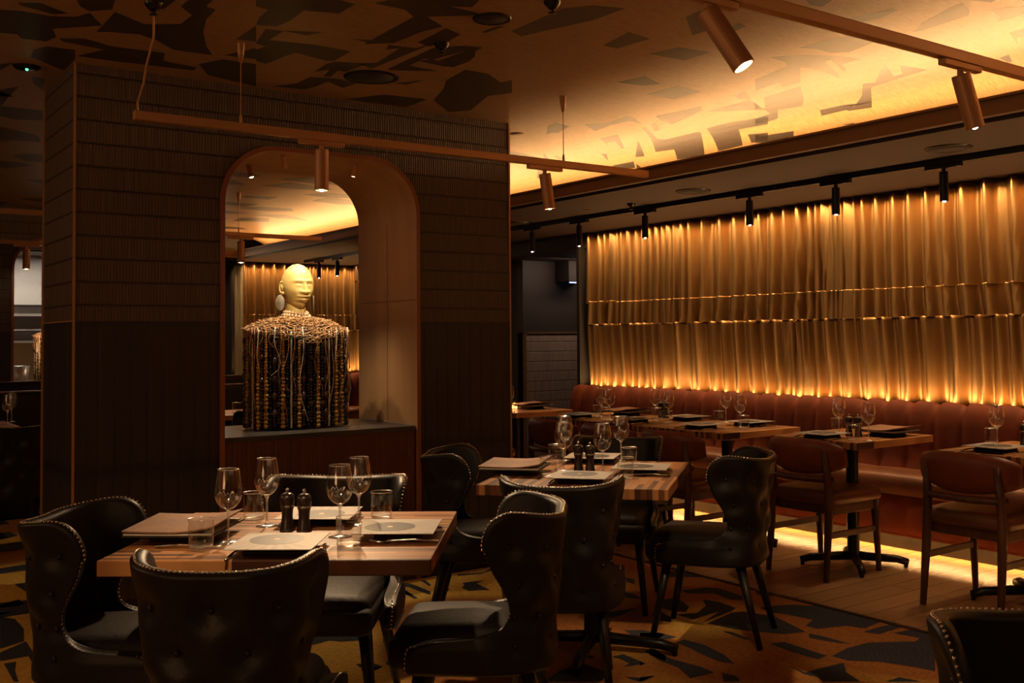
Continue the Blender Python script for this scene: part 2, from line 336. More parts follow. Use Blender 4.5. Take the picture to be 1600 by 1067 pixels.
CEIL=[[(0.715,4.246),(0.785,4.205),(0.903,4.281),(0.853,4.322),(0.732,4.28)],[(0.675,4.377),(0.754,4.346),(0.848,4.355),(0.937,4.306),(0.966,4.225),(1.049,4.369),(0.894,4.527),(0.929,4.64),(0.91,4.737),(0.812,4.747),(0.791,4.692),(0.727,4.708)],[(1.049,4.369),(1.045,4.159),(1.181,4.254),(1.302,4.171),(1.303,4.032),(1.233,3.949),(1.234,3.857),(1.308,3.806),(1.313,3.894),(1.357,3.911),(1.366,4.051),(1.413,4.228),(1.494,4.429),(1.564,4.551),(1.39,4.561),(1.289,4.452),(1.205,4.41),(1.103,4.439),(1.049,4.475)],[(0.89,4.092),(1.008,4.012),(1.028,4.136),(0.962,4.205),(0.918,4.164)],[(1.106,3.945),(1.195,3.884),(1.189,4.025),(1.133,4.017)],[(0.945,4.657),(1.033,4.597),(1.158,4.657),(1.376,4.631),(1.41,4.769),(1.572,4.794),(1.579,4.86),(1.218,4.899),(1.068,4.903),(1.142,4.728),(0.966,4.7)],[(0.89,4.899),(0.925,4.815),(1.039,4.798),(1.075,4.963),(1.076,5.199),(0.991,5.119),(0.932,5.059),(0.903,5.046)],[(0.81,5.241),(0.859,5.174),(0.83,5.365)],[(0.894,5.776),(0.961,5.65),(0.959,5.9),(0.963,6.164),(0.956,6.169)],[(0.976,5.41),(1.033,5.409),(1.067,5.66),(1.007,5.541)],[(1.56,4.734),(1.623,4.592),(1.779,4.586),(1.938,4.995),(1.665,4.91)],[(1.559,4.254),(1.56,4.021),(1.645,4.239)],[(1.606,4.523),(1.681,4.333),(1.749,4.507)],[(1.441,3.715),(1.699,3.539),(1.77,3.547),(1.77,3.688),(1.641,3.729),(1.647,3.884),(1.634,3.984),(1.556,4.011),(1.531,3.913),(1.524,3.796),(1.469,3.787)],[(1.609,4.041),(1.671,4.025),(1.823,3.949),(1.787,4.029),(1.682,4.017),(1.681,4.185),(1.759,4.167),(1.88,4.138),(2.045,4.147),(2.055,4.333),(2.025,4.353),(1.856,4.306),(1.842,4.363),(1.816,4.561),(1.759,4.533),(1.69,4.357),(1.706,4.285),(1.653,4.262)],[(1.825,3.497),(1.853,3.433),(2.137,3.239),(2.158,3.328),(2.082,3.368),(2.217,3.371),(2.223,3.404),(2.076,3.529),(2.195,3.602),(2.158,3.721),(2.143,3.929),(2.046,4.01),(2.037,3.978),(1.951,3.973),(2.041,3.941),(2.032,3.559),(1.959,3.5)],[(2.06,4.571),(2.048,4.404),(2.067,4.341),(2.202,4.284),(2.186,4.486),(2.142,4.48),(2.168,4.608),(2.136,4.63),(2.104,4.488)],[(2.171,4.321),(2.232,4.247),(2.202,3.979),(2.162,4.037),(2.138,3.963),(2.26,3.94),(2.28,3.836),(2.283,3.924),(2.26,4.365),(2.234,4.348)],[(2.223,3.861),(2.217,3.613),(2.314,3.656),(2.326,3.805),(2.294,3.887)],[(2.323,4.323),(2.324,3.896),(2.415,3.79),(2.498,3.763),(2.504,3.836),(2.547,3.902),(2.574,3.999),(2.565,4.124),(2.52,4.137),(2.371,4.119),(2.412,4.058),(2.45,4.065),(2.466,3.831),(2.456,3.868),(2.419,4.07),(2.375,4.067),(2.382,4.213),(2.553,4.221),(2.349,4.34)],[(2.756,4.527),(2.666,4.348),(2.638,4.128),(2.768,4.13),(2.917,4.238),(2.936,4.167),(3.091,4.387),(3.026,4.516),(3.136,4.859),(3.053,4.964),(2.834,4.755)],[(2.078,4.822),(2.085,4.664),(2.201,4.623),(2.335,4.649),(2.313,4.783),(2.196,4.703),(2.191,4.825),(2.165,4.923),(2.004,4.95)],[(2.481,4.551),(2.575,4.41),(2.55,4.544)],[(2.436,4.999),(2.554,4.789),(2.797,4.758),(2.798,4.987),(2.569,5.0)],[(2.368,3.578),(2.374,3.48),(2.4,3.449),(2.391,3.576)],[(2.462,3.498),(2.459,3.14),(2.53,3.042),(2.659,3.003),(2.651,3.189),(2.539,3.533)],[(2.919,3.443),(2.877,3.23),(3.02,3.251),(3.002,3.45)],[(2.93,2.946),(2.919,2.851),(3.141,3.021),(3.135,3.113)],[(3.176,3.431),(3.213,3.275),(3.39,3.253),(3.39,3.423)],[(3.17,2.973),(3.176,2.885),(3.225,2.893),(3.244,2.995)],[(3.401,3.911),(3.429,3.731),(3.608,3.813),(3.561,3.887)],[(3.692,4.018),(3.704,3.791),(3.896,3.814),(3.899,4.018)],[(3.906,5.173),(3.759,4.96),(3.742,4.855),(3.869,4.887),(3.935,5.09),(3.9,5.113)],[(3.915,4.798),(3.993,4.688),(3.969,4.479),(4.032,4.492),(4.2,4.604),(4.079,4.574),(4.058,4.733),(4.095,4.921)],[(4.108,4.387),(4.153,4.068),(4.223,4.117),(4.327,4.476),(4.209,4.453)],[(4.107,3.786),(4.088,3.686),(4.241,3.777),(4.193,3.817)],[(4.267,4.153),(4.248,3.795),(4.397,3.843),(4.451,3.842),(4.267,4.126)],[(4.266,5.077),(4.27,4.909),(4.517,5.124),(4.507,5.146),(4.373,5.052),(4.367,5.129),(4.426,5.181)],[(4.512,5.359),(4.53,5.319),(4.634,5.419)],[(4.694,5.441),(4.697,5.226),(4.769,5.282),(4.736,5.459)],[(4.73,5.234),(4.782,5.225),(4.781,5.275)],[(4.443,4.911),(4.668,5.086),(4.654,5.164)],[(4.238,4.571),(4.231,4.52),(4.371,4.632),(4.365,4.671)],[(4.259,4.67),(4.259,4.639),(4.483,4.773),(4.52,4.736),(4.518,4.453),(4.538,4.444),(4.784,4.638),(4.772,4.874),(4.664,4.803),(4.647,4.959),(4.476,4.82)],[(4.503,4.362),(4.492,4.262),(4.522,3.902),(4.615,3.982),(4.599,4.192),(4.764,4.3),(4.772,4.508)],[(4.673,4.185),(4.699,4.05),(4.766,4.103),(4.758,4.227)],[(4.27,5.687),(4.431,5.83),(4.392,5.849)],[(4.359,5.697),(4.47,5.676),(4.501,5.783)],[(4.48,6.037),(4.563,6.08),(4.681,6.23),(4.648,6.267)],[(3.673,3.162),(3.781,3.038),(3.933,2.969),(4.054,2.94),(4.062,3.058),(4.163,3.101),(4.175,3.129),(3.948,3.028),(3.95,3.063),(4.21,3.18),(4.258,3.217),(4.071,3.183),(3.939,3.197),(4.174,3.389),(4.169,3.498),(4.083,3.452),(4.121,3.641),(3.931,3.473),(3.873,3.223),(3.807,3.177)],[(4.263,3.709),(4.239,3.442),(4.442,3.585),(4.497,3.641),(4.479,3.795),(4.576,3.876),(4.591,3.981),(4.584,4.051),(4.527,4.001),(4.499,3.866),(4.456,3.859)],[(4.307,3.807),(4.394,3.848),(4.4,3.89)],[(4.689,4.14),(4.717,4.085),(4.733,3.886),(4.775,3.918),(4.782,4.136),(4.765,4.201)],[(4.587,3.593),(4.588,3.445),(4.63,3.401),(4.538,3.288),(4.408,3.189),(4.424,3.127),(4.206,2.92),(4.407,3.009),(4.401,2.958),(4.292,2.898),(4.422,2.836),(4.47,3.184),(4.673,3.321),(4.659,3.453),(4.644,3.464),(4.649,3.629)],[(4.762,3.591),(4.767,3.495),(4.78,3.503)],[(3.667,2.983),(3.658,2.848),(3.703,2.742),(3.865,2.707),(3.912,2.899),(3.854,2.955),(3.741,2.95)],[(3.877,2.55),(3.786,2.443),(3.699,2.255),(3.694,2.216),(3.8,2.248),(3.858,2.286),(3.891,2.511)],[(3.87,2.201),(3.896,2.133),(3.928,2.123),(3.92,2.092),(4.034,2.153),(4.039,2.27),(3.986,2.225)],[(4.224,2.322),(4.208,2.248),(4.309,2.302),(4.309,2.332),(4.383,2.373)],[(4.476,2.51),(4.466,2.457),(4.546,2.485),(4.535,2.503)],[(3.495,2.587),(3.53,2.408),(3.565,2.409),(3.597,2.517),(3.579,2.584)],[(3.163,2.537),(3.248,2.478),(3.282,2.552),(3.227,2.565)],[(3.693,2.174),(3.774,2.118),(3.781,2.15)]]
CARP=[[(3.828,3.943),(3.975,3.914),(4.023,3.856),(3.996,3.673),(3.936,3.61),(3.899,3.657),(3.922,3.793),(3.815,3.877)],[(4.124,3.699),(4.164,3.605),(4.095,3.577),(4.077,3.641)],[(4.087,4.323),(4.151,4.273),(4.141,4.205),(4.183,4.026),(4.113,4.103),(4.027,4.184),(3.956,4.204)],[(3.89,3.46),(3.98,3.447),(4.065,3.399),(4.154,3.295),(4.176,3.117),(4.157,2.958),(3.996,2.933),(3.96,3.01),(3.817,3.057),(3.814,3.122),(3.921,3.167),(3.897,3.317),(3.859,3.373)],[(3.94,2.904),(4.064,2.905),(4.166,2.901),(4.175,2.844),(4.049,2.844),(3.967,2.837)],[(3.48,3.445),(3.731,3.5),(3.798,3.531),(3.818,3.661),(3.786,3.745),(3.716,3.652),(3.588,3.583),(3.483,3.621),(3.486,3.513),(3.686,3.535)],[(3.715,3.485),(3.776,3.465),(3.828,3.317),(3.738,3.06),(3.633,3.094),(3.577,3.184),(3.521,3.275),(3.489,3.423)],[(3.598,3.861),(3.715,3.861),(3.635,3.686),(3.549,3.624),(3.51,3.699),(3.516,3.807)],[(3.45,3.296),(3.476,3.262),(3.46,3.135),(3.433,3.138)],[(3.729,3.034),(3.743,2.972),(3.742,2.82),(3.706,2.892),(3.677,2.991)],[(3.477,3.042),(3.542,3.018),(3.53,2.781),(3.461,2.774),(3.457,2.92)],[(3.541,2.765),(3.675,2.795),(3.819,2.792),(3.997,2.677),(4.056,2.699),(4.033,2.809),(4.141,2.797),(4.158,2.689),(3.703,2.398),(3.69,2.464),(3.635,2.602),(3.548,2.688)],[(3.299,2.782),(3.289,2.696),(3.389,2.694),(3.507,2.68),(3.416,2.6),(3.368,2.498),(3.252,2.586),(3.28,2.631),(3.27,2.693)],[(3.162,3.297),(3.225,3.303),(3.239,3.194),(3.205,3.051),(3.147,2.937),(3.12,2.996),(3.134,3.105),(3.162,3.232)],[(3.14,3.497),(3.208,3.445),(3.228,3.351),(3.141,3.358),(3.055,3.402)],[(2.978,3.288),(3.033,3.288),(2.99,3.155),(3.014,3.0),(3.006,2.913),(2.88,2.919),(2.935,3.042),(2.937,3.156)],[(2.864,3.192),(2.859,3.157),(2.829,3.153)],[(2.734,3.048),(2.793,3.029),(2.721,3.006),(2.699,3.009)],[(3.028,2.896),(3.041,2.832),(3.013,2.782),(2.954,2.814)],[(3.473,3.727),(3.429,3.599),(3.372,3.539),(3.339,3.617),(3.416,3.717)],[(3.44,2.442),(3.529,2.441),(3.551,2.372),(3.548,2.36)],[(2.072,4.555),(2.141,4.613),(2.171,4.577),(2.187,4.49),(2.203,4.382),(2.211,4.318),(2.125,4.151),(2.019,4.19),(1.979,4.242),(1.893,4.225),(1.968,4.381)],[(2.3,4.696),(2.367,4.658),(2.41,4.598),(2.459,4.586),(2.453,4.473),(2.505,4.498),(2.3,4.215),(2.286,4.318),(2.315,4.441),(2.291,4.509)],[(2.252,4.647),(2.296,4.639),(2.28,4.62)],[(2.217,4.189),(2.241,4.148),(2.2,4.072),(2.152,4.067)],[(1.925,3.871),(1.987,3.852),(1.999,3.778),(1.944,3.75),(1.907,3.795),(1.91,3.732)],[(2.034,3.824),(2.07,3.815),(2.075,3.766),(2.029,3.72),(2.021,3.78)],[(1.865,3.674),(1.892,3.67),(1.894,3.635),(1.858,3.631)],[(2.662,4.828),(2.697,4.831),(2.671,4.702),(2.655,4.744)],[(2.581,4.729),(2.585,4.654),(2.565,4.641),(2.564,4.698)],[(2.761,4.989),(2.788,4.958),(2.79,4.844),(2.785,4.73),(2.747,4.673),(2.741,4.783),(2.743,4.901),(2.708,4.908)],[(2.869,4.989),(2.89,4.962),(2.865,4.866),(2.838,4.827)],[(2.659,4.828),(2.687,4.825),(2.675,4.757),(2.666,4.652),(2.641,4.652),(2.653,4.755)],[(2.891,4.826),(2.882,4.752),(2.898,4.72),(2.853,4.676),(2.819,4.693),(2.835,4.749)],[(3.105,4.979),(3.249,4.934),(3.418,5.036),(3.365,4.959),(3.223,4.909),(3.082,4.942)],[(3.018,4.789),(3.059,4.788),(3.153,4.767),(3.075,4.734),(3.049,4.563),(3.004,4.597),(2.951,4.619),(2.959,4.702),(3.001,4.74)],[(2.924,4.821),(2.954,4.818),(2.908,4.752),(2.899,4.759)],[(2.436,3.316),(2.432,3.245),(2.534,3.298),(2.671,3.311),(2.667,3.235),(2.668,3.138),(2.576,3.103),(2.409,3.231)],[(2.716,3.358),(2.761,3.397),(2.758,3.357),(2.736,3.342)],[(2.817,3.311),(2.876,3.309),(2.867,3.161),(2.819,3.167),(2.764,3.18),(2.815,3.2),(2.823,3.255)],[(2.692,3.091),(2.732,3.042),(2.793,3.023),(2.697,3.011),(2.691,3.046)],[(3.027,3.312),(2.998,3.183),(2.953,3.135),(2.956,3.236)],[(3.116,3.574),(3.182,3.522),(3.222,3.418),(3.126,3.373),(3.104,3.413),(3.094,3.516)],[(3.542,4.238),(3.566,4.185),(3.588,4.035),(3.555,3.933),(3.517,3.993),(3.531,4.145)],[(3.273,4.152),(3.287,4.109),(3.183,3.98),(3.198,4.057)],[(3.802,4.356),(3.806,4.279),(3.731,4.194),(3.737,4.261)],[(3.245,3.903),(3.278,3.849),(3.418,3.827),(3.243,3.764),(3.155,3.777)],[(0.884,5.589),(0.934,5.495),(0.935,5.282),(0.897,5.065),(0.793,5.006)],[(0.784,4.947),(0.905,5.058),(0.894,4.755),(0.884,4.6),(0.855,4.544),(0.872,4.815),(0.763,4.814)],[(0.77,4.768),(0.816,4.763),(0.789,4.633),(0.776,4.479),(0.761,4.491)],[(0.975,5.874),(1.02,5.903),(1.026,5.772),(0.972,5.754),(0.913,5.77),(0.921,5.823)],[(0.896,5.665),(0.949,5.653),(0.888,5.614)],[(0.94,4.576),(0.997,4.553),(0.987,4.318),(0.905,4.38)],[(1.078,4.491),(1.169,4.462),(1.166,4.287),(1.169,4.228),(1.039,4.327)]]
# ------------------------------------------------------------ camera (fitted to the photograph's vanishing lines)
f_,yaw,pit,rol,cx_,cy_=1615.46,0.626689,0.0330861,0.00862481,823.59,474.11
fw=Vector((sin(yaw)*cos(pit),cos(yaw)*cos(pit),sin(pit))); r0=Vector((cos(yaw),-sin(yaw),0)); d0=fw.cross(r0)
rt=r0*cos(rol)+d0*sin(rol); dn=-r0*sin(rol)+d0*cos(rol)
cam=bpy.data.cameras.new('camera'); co=bpy.data.objects.new('camera',cam); COL.objects.link(co)
co.matrix_world=Matrix(((rt.x,-dn.x,-fw.x,0),(rt.y,-dn.y,-fw.y,0),(rt.z,-dn.z,-fw.z,1.33),(0,0,0,1)))
cam.sensor_width=36; cam.lens=f_/1600*36; cam.shift_x=(800-cx_)/1600; cam.shift_y=-(533.5-cy_)/1600; cam.clip_start=.05
S.camera=co
# ------------------------------------------------------------ floor
CX0,CX1=1.09,3.515; CY0,CY1=5.03,5.70; H=2.61; TM=1.424
mb=MB(); mb.box(4.15,8.2,-2.6,13.6,-.05,0); struct(mb.build('floor','floor_planks'))
mb=MB(); mb.box(-3.2,4.15,-2.6,13.6,-.05,.004)
def ori(q,up):
    a=sum(q[i][0]*q[(i+1)%len(q)][1]-q[(i+1)%len(q)][0]*q[i][1] for i in range(len(q)))
    return q if (a>0)==up else q[::-1]
for p in CARP: mb.add([(x,y,.0052) for x,y in ori(p,True)],[tuple(range(len(p)))],1)
rnd=random.Random(3)
def blob(cx,cy,s):
    n=rnd.randint(4,7); a0=rnd.random()*6; return [(cx+s*rnd.uniform(.5,1.2)*cos(a0+2*PI*k/n),cy+s*rnd.uniform(.25,.8)*sin(a0+2*PI*k/n)) for k in range(n)]
for cx,cy in [(x*.62-2.6+rnd.uniform(-.15,.15),y*.55-2+rnd.uniform(-.15,.15)) for x in range(11) for y in range(26)]:
    if cy>5.6 or cx<.35 or cy<1.9 and cx<2.6:
        b_=blob(cx,cy,.3)
        if max(q[0] for q in b_)<4.14: mb.add([(x,y,.0052) for x,y in b_],[tuple(range(len(b_)))],1)
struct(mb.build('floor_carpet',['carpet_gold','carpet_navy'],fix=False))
mb=MB(); mb.box(4.135,4.165,-2.6,13.5,0,.008); struct(mb.build('trim_1','kick'))
# ------------------------------------------------------------ ceiling with cove
prof=[(-3.2,2.61),(4.15,2.61)]+[(4.15+.7*sin(rad(p)),2.36+.25*cos(rad(p))) for p in range(6,91,6)]
arc=[-3.2]
for a,b in zip(prof,prof[1:]): arc.append(arc[-1]+math.hypot(b[0]-a[0],b[1]-a[1]))
def cmap(a):
    for i in range(len(arc)-1):
        if a<=arc[i+1] or i==len(arc)-2:
            t=(a-arc[i])/(arc[i+1]-arc[i]); return prof[i][0]+(prof[i+1][0]-prof[i][0])*t, prof[i][1]+(prof[i+1][1]-prof[i][1])*t
def ori(q,up):
    a=sum(q[i][0]*q[(i+1)%len(q)][1]-q[(i+1)%len(q)][0]*q[i][1] for i in range(len(q)))
    return q if (a>0)==up else q[::-1]
def clip(poly,v,keep_less):
    out=[]
    for i in range(len(poly)):
        p,q=poly[i],poly[(i+1)%len(poly)]; ip=(p[0]<=v)==keep_less; iq=(q[0]<=v)==keep_less
        if ip: out.append(p)
        if ip!=iq:
            t=(v-p[0])/(q[0]-p[0]); out.append((v,p[1]+(q[1]-p[1])*t))
    return out
Y0,Y1=-2.6,12.0
mb=MB()
for i in range(len(prof)-1):
    (xa,za),(xb,zb)=prof[i],prof[i+1]; yb=12.6 if i==0 else Y1
    mb.add([(xa,Y0,za),(xa,yb,za),(xb,yb,zb),(xb,Y0,zb)],[(0,1,2,3)])
for p in CEIL:
    for i in range(len(arc)-1):
        q=clip(clip(p,arc[i],False),arc[i+1],True) if i else clip(p,arc[1],True)
        if len(q)>=3: mb.add([(cmap(a)[0],y,cmap(a)[1]-.0003) for a,y in ori(q,False)],[tuple(range(len(q)))],1)
for cx,cy in [(x*.7-2.9+rnd.uniform(-.2,.2),y*.6+5.9+rnd.uniform(-.2,.2)) for x in range(11) for y in range(10)]:
    b_=blob(cx,cy,.34)
    for i in range(len(arc)-1):
        q=clip(clip(b_,arc[i],False),arc[i+1],True) if i else clip(b_,arc[1],True)
        if len(q)>=3: mb.add([(cmap(a)[0],y,cmap(a)[1]-.0003) for a,y in ori(q,False)],[tuple(range(len(q)))],1)
ce=struct(mb.build('ceiling',['ceiling_cloth','ceiling_ink'],fix=False))
mb=MB(); mb.box(-3.3,8.2,-2.7,13.7,2.9,2.95); mb.box(4.90,8.2,-2.6,13.6,2.62,2.66); struct(mb.build('ceiling_slab','dark_wall'))
# bulkhead: lip, soffit, trough
mb=MB(); mb.box(4.49,4.88,Y0,12.0,2.325,2.345); mb.box(4.86,4.9,Y0,12,2.33,2.63); mb.box(4.50,6.2,Y0,7.42,2.30,2.325); mb.box(4.50,6.10,7.42,12.6,2.30,2.325); mb.box(-1,4.5,12.05,12.6,2.30,2.325)
struct(mb.build('ceiling_bulkhead','soffit'))
mb=MB(); mb.box(4.42,4.47,Y0,12.0,2.315,2.40); mb.box(-1,4.47,11.95,12.0,2.315,2.40); mb.box(4.405,4.42,Y0,12.0,2.385,2.40)
struct(mb.build('trim_2','lip_paint',bevel=.004))
mb=MB(); mb.box(4.47,4.50,Y0,12,2.325,2.40); mb.box(-1,4.5,12.0,12.05,2.32,2.63); struct(mb.build('ceiling_lip_back','black_gloss'))
# recess beyond the long curtain
mb=MB(); mb.box(6.10,7.9,7.42,9.02,2.16,2.19); mb.box(6.10,6.14,7.44,9,2.19,2.31); mb.box(6.14,6.2,9.0,12.6,2.1,2.3); struct(mb.build('ceiling_recess','soffit'))
mb=MB(); mb.box(6.46,8.0,9.0,9.1,1.384,2.62); mb.box(7.9,8.0,7.4,9.1,0,2.3); struct(mb.build('wall_recess','wall_paint'))
mb=MB(); mb.box(6.47,7.9,8.97,9.0,0,1.375); struct(mb.build('wall_recess_tiles','tile_far'))
mb=MB(); mb.box(6.455,7.9,8.955,9.0,1.375,1.388); mb.box(6.455,6.47,8.955,9.0,0,1.385); struct(mb.build('trim_3','lip_paint'))
mb=MB(); mb.box(6.46,6.56,9.1,12.7,0,2.62); struct(mb.build('wall_passage','dark_wall'))
mb=MB(); mb.box(6.22,6.32,-2.6,7.54,0,2.62); mb.box(6.22,8.0,7.50,7.56,0,2.62); mb.box(6.03,6.22,7.50,7.54,.0,2.30); struct(mb.build('wall_right','dark_wall'))
mb=MB(); mb.box(-3.3,-3.2,-2.7,13.6,0,2.9); struct(mb.build('wall_left','dark_wall'))
mb=MB(); mb.box(-3.3,8.2,-2.7,-2.6,0,2.9); struct(mb.build('wall_back','dark_wall'))
mb=MB(); mb.box(3.6,8.0,12.62,12.7,0,2.9); mb.box(-3.3,1,11.4,11.5,0,2.9); mb.box(-3.3,8.2,13.5,13.6,0,2.9); struct(mb.build('wall_far','dark_wall'))
# ------------------------------------------------------------ the tiled column with its arched opening (repeated farther back)
AX0,AX1,AR,AT=1.767,2.898,.30,2.322
def arch_pts(x0,x1,top,r,n=10,zb=0):
    p=[(x0,zb)]+[(x0+r-r*cos(i*PI/2/n),top-r+r*sin(i*PI/2/n)) for i in range(n+1)]+[(x1-r+r*sin(i*PI/2/n),top-r+r*cos(i*PI/2/n)) for i in range(n+1)]+[(x1,zb)]
    return p
def arch_wall(name,mat,zlo,zhi,y0,y1):
    """column body between two heights, open where the arch is"""
    mb=MB(); 
    def quadbox(x0,x1,za0,zb0,z1):
        vs=[(x0,y0,za0),(x1,y0,zb0),(x1,y0,z1),(x0,y0,z1),(x0,y1,za0),(x1,y1,zb0),(x1,y1,z1),(x0,y1,z1)]
        mb.add(vs,[(0,1,2,3),(5,4,7,6),(0,4,5,1),(1,5,6,2),(2,6,7,3),(3,7,4,0)])
    mb.box(CX0,AX0,y0,y1,zlo,zhi); mb.box(AX1,CX1,y0,y1,zlo,zhi)
    if zhi>AT:
        ap=[p for p in arch_pts(AX0,AX1,AT,AR)[1:-1]]
        for (xa,za),(xb,zb) in zip(ap,ap[1:]):
            if xb-xa>1e-6: quadbox(xa,xb,za,zb,zhi)
    return struct(mb.build(name,mat,fix=False))
def column(dy,first):
    y0,y1=CY0+dy,CY1+dy
    arch_wall('wall_column_upper','tile_upper',TM,H,y0,y1); arch_wall('wall_column_lower','tile_lower',.12,TM,y0,y1)
    mb=MB(); mb.box(CX0-.005,AX0,y0-.006,y1+.006,0,.12); mb.box(AX1,CX1+.005,y0-.006,y1+.006,0,.12); struct(mb.build('baseboard_column','black_gloss'))
    mb=MB(); mb.box(CX0-.006,CX0+.004,y0-.006,y0+.004,.1,H); mb.box(CX0-.008,CX0+.004,y1-.004,y1+.006,.1,H); mb.box(CX1-.004,CX1+.006,y0-.006,y0+.004,.1,H)
    mb.box(CX0-.004,CX0,y0,y1,TM-.003,TM+.003); struct(mb.build('trim_4','bronze'))
    # wooden liner + slim face trim
    inn=arch_pts(AX0+.022,AX1-.022,AT-.022,AR-.022,14,.0); out=arch_pts(AX0-.001,AX1+.001,AT+.001,AR,14,.0)
    mb=MB(); ya,yb=y0-.012,y1+.03; n=len(inn); 
    vs=[(x,ya,z) for x,z in inn]+[(x,yb,z) for x,z in inn]+[(x,ya,z) for x,z in out]+[(x,yb,z) for x,z in out]; fs=[]; ms=[]
    for i in range(n-1):
        fs+=[(i,i+1,n+i+1,n+i),(2*n+i,2*n+i+1,i+1,i),(n+i,n+i+1,3*n+i+1,3*n+i),(2*n+i,3*n+i,3*n+i+1,2*n+i+1)]; ms+=[0,1,1,1]
    mb.v=vs; mb.f=fs; mb.m=ms; struct(mb.build('trim_5',['jamb_wood','trim_wood'],fix=False))
    mb=MB(); mb.box(AX1-.024,AX1-.0215,y0+.33,y0+.334,.85,2.0); mb.box(AX1-.0245,AX1-.0215,y0,y1,1.545,1.549); struct(mb.build('trim_6','trim_wood'))
    mb=MB(); mb.box(AX0+.02,AX1-.035,y0-.002,y0+.02,.0,.822); struct(mb.build('wall_niche_panel','flute_panel'))
    mb=MB(); mb.box(AX0+.02,AX1-.03,y0-.008,y1+.02,.822,.848); struct(mb.build('wall_niche_sill','stone',bevel=.002))
    mb=MB(); mb.box(AX0+.02,AX1-.022,y1-.01,y1+.01,.0,.822); struct(mb.build('wall_niche_rear','panel_wood'))
column(0,True); column(5.67,False)
# pale stone edging along the niche jamb foot, its reflection put in the colour
mb=MB(); mb.box(2.871,2.8745,5.06,5.66,.8485,.8515); struct(mb.build('trim_7','card'))
# far pale arched recess beside the distant curtain
ap=arch_pts(3.62,4.40,2.02,.30,10,.6); mb=MB(); n=len(ap)
mb.v=[(x,12.45,z) for x,z in ap]+[(x,12.60,z) for x,z in ap]; mb.f=[(i,i+1,n+i+1,n+i) for i in range(n-1)]+[tuple(range(n,2*n))]; mb.m=[0]*len(mb.f)
struct(mb.build('wall_arched_recess','plaster',fix=False))
ap=arch_pts(3.62,4.40,2.02,.30,10,.6)
mb=MB(); mb.box(3.5,3.62,12.45,12.6,0,2.3); mb.box(4.40,4.55,12.45,12.6,0,2.3); mb.box(3.62,4.40,12.45,12.6,0,.6)
for (xa,za),(xb,zb) in zip(ap[1:-1],ap[2:-1]):
    if xb-xa>1e-6: mb.add([(xa,12.45,za),(xb,12.45,zb),(xb,12.45,2.3),(xa,12.45,2.3)],[(0,1,2,3)])
struct(mb.build('wall_far_arch','dark_wall',fix=False))
# ------------------------------------------------------------ curtains
def curtain(name,axis,c,a0,a1,z0,z1,seed,amp=.028,label='',cat='curtain',group=None,wav=.10,parent=None,mats='curtain_satin',slope=0):
    r=random.Random(seed); n=int((a1-a0)/.011); ks=[]
    # pleat positions
    ph=0; phs=[0]
    for i in range(n): 
        ph+=2*PI*.011/(wav*(1+.45*sin(i*.011*3.1+seed)+.3*sin(i*.011*7.7+2*seed))+.02); phs.append(ph)
    am=[.45+.55*abs(sin(i*.011*2.3+seed*1.7)+.4*sin(i*.011*5.9+seed)) for i in range(n+1)]
    def fn(u,v):
        i=min(n,int(round(u*n))); t=a0+(a1-a0)*u; z=z0+(z1-z0)*min(1,v*26/25)
        p=phs[i]+(.55*sin(z*1.7+t*1.3+seed)+.25*sin(z*3.9+t*2.3))*(1-v)*1.2
        s1=(.5+.5*sin(p+.5*sin(p)))**1.5*2-.75
        d=-amp*(.45+.55*am[i])*(s1+.22*sin(2.7*p+2+z)+.10*sin(5*p+z*2))*(.85+.2*(1-v))+slope*(1-v)
        if v>.999: d+=.028
        return (c+d,t,z) if axis=='x' else (t,c+d,z)
    mb=MB(); mb.grid(fn,n,26); o=mb.build(name,mats,parent,smooth=True,fix=False)
    if label: tag(o,label,cat,group)
    return o
cr=thing('curtain',(0,0,0),0,'long gold satin curtain gathered in two tiers on the wall above the rust banquette','curtain')
curtain('upper_tier','x',6.13,-.6,7.47,1.64,2.292,1,amp=.062,parent=cr,wav=.095)
curtain('middle_band','x',6.118,-.6,7.07,1.445,1.648,1,amp=.062,parent=cr,wav=.095)
curtain('band_end','x',6.12,7.07,7.47,1.445,1.66,1,amp=.056,parent=cr,wav=.095)
curtain('lower_tier','x',6.105,-.6,7.46,.80,1.450,6,amp=.052,parent=cr,wav=.115,slope=.045)
cr=thing('curtain',(0,0,0),0,'distant gold curtain on the far wall, seen behind the bust through the arch','curtain')
curtain('upper_tier','y',12.40,4.62,6.4,1.64,2.29,2,amp=.05,parent=cr)
curtain('middle_band','y',12.39,4.62,6.4,1.445,1.648,2,amp=.05,parent=cr)
curtain('lower_tier','y',12.37,4.62,6.4,.80,1.45,9,amp=.045,parent=cr,wav=.11)
tag(curtain('curtain','x',4.54,12.1,12.42,.6,2.29,5,amp=.02,mats='curtain_satin'),'narrow dark end fold of the distant curtain, seen at the left of the bust','curtain')
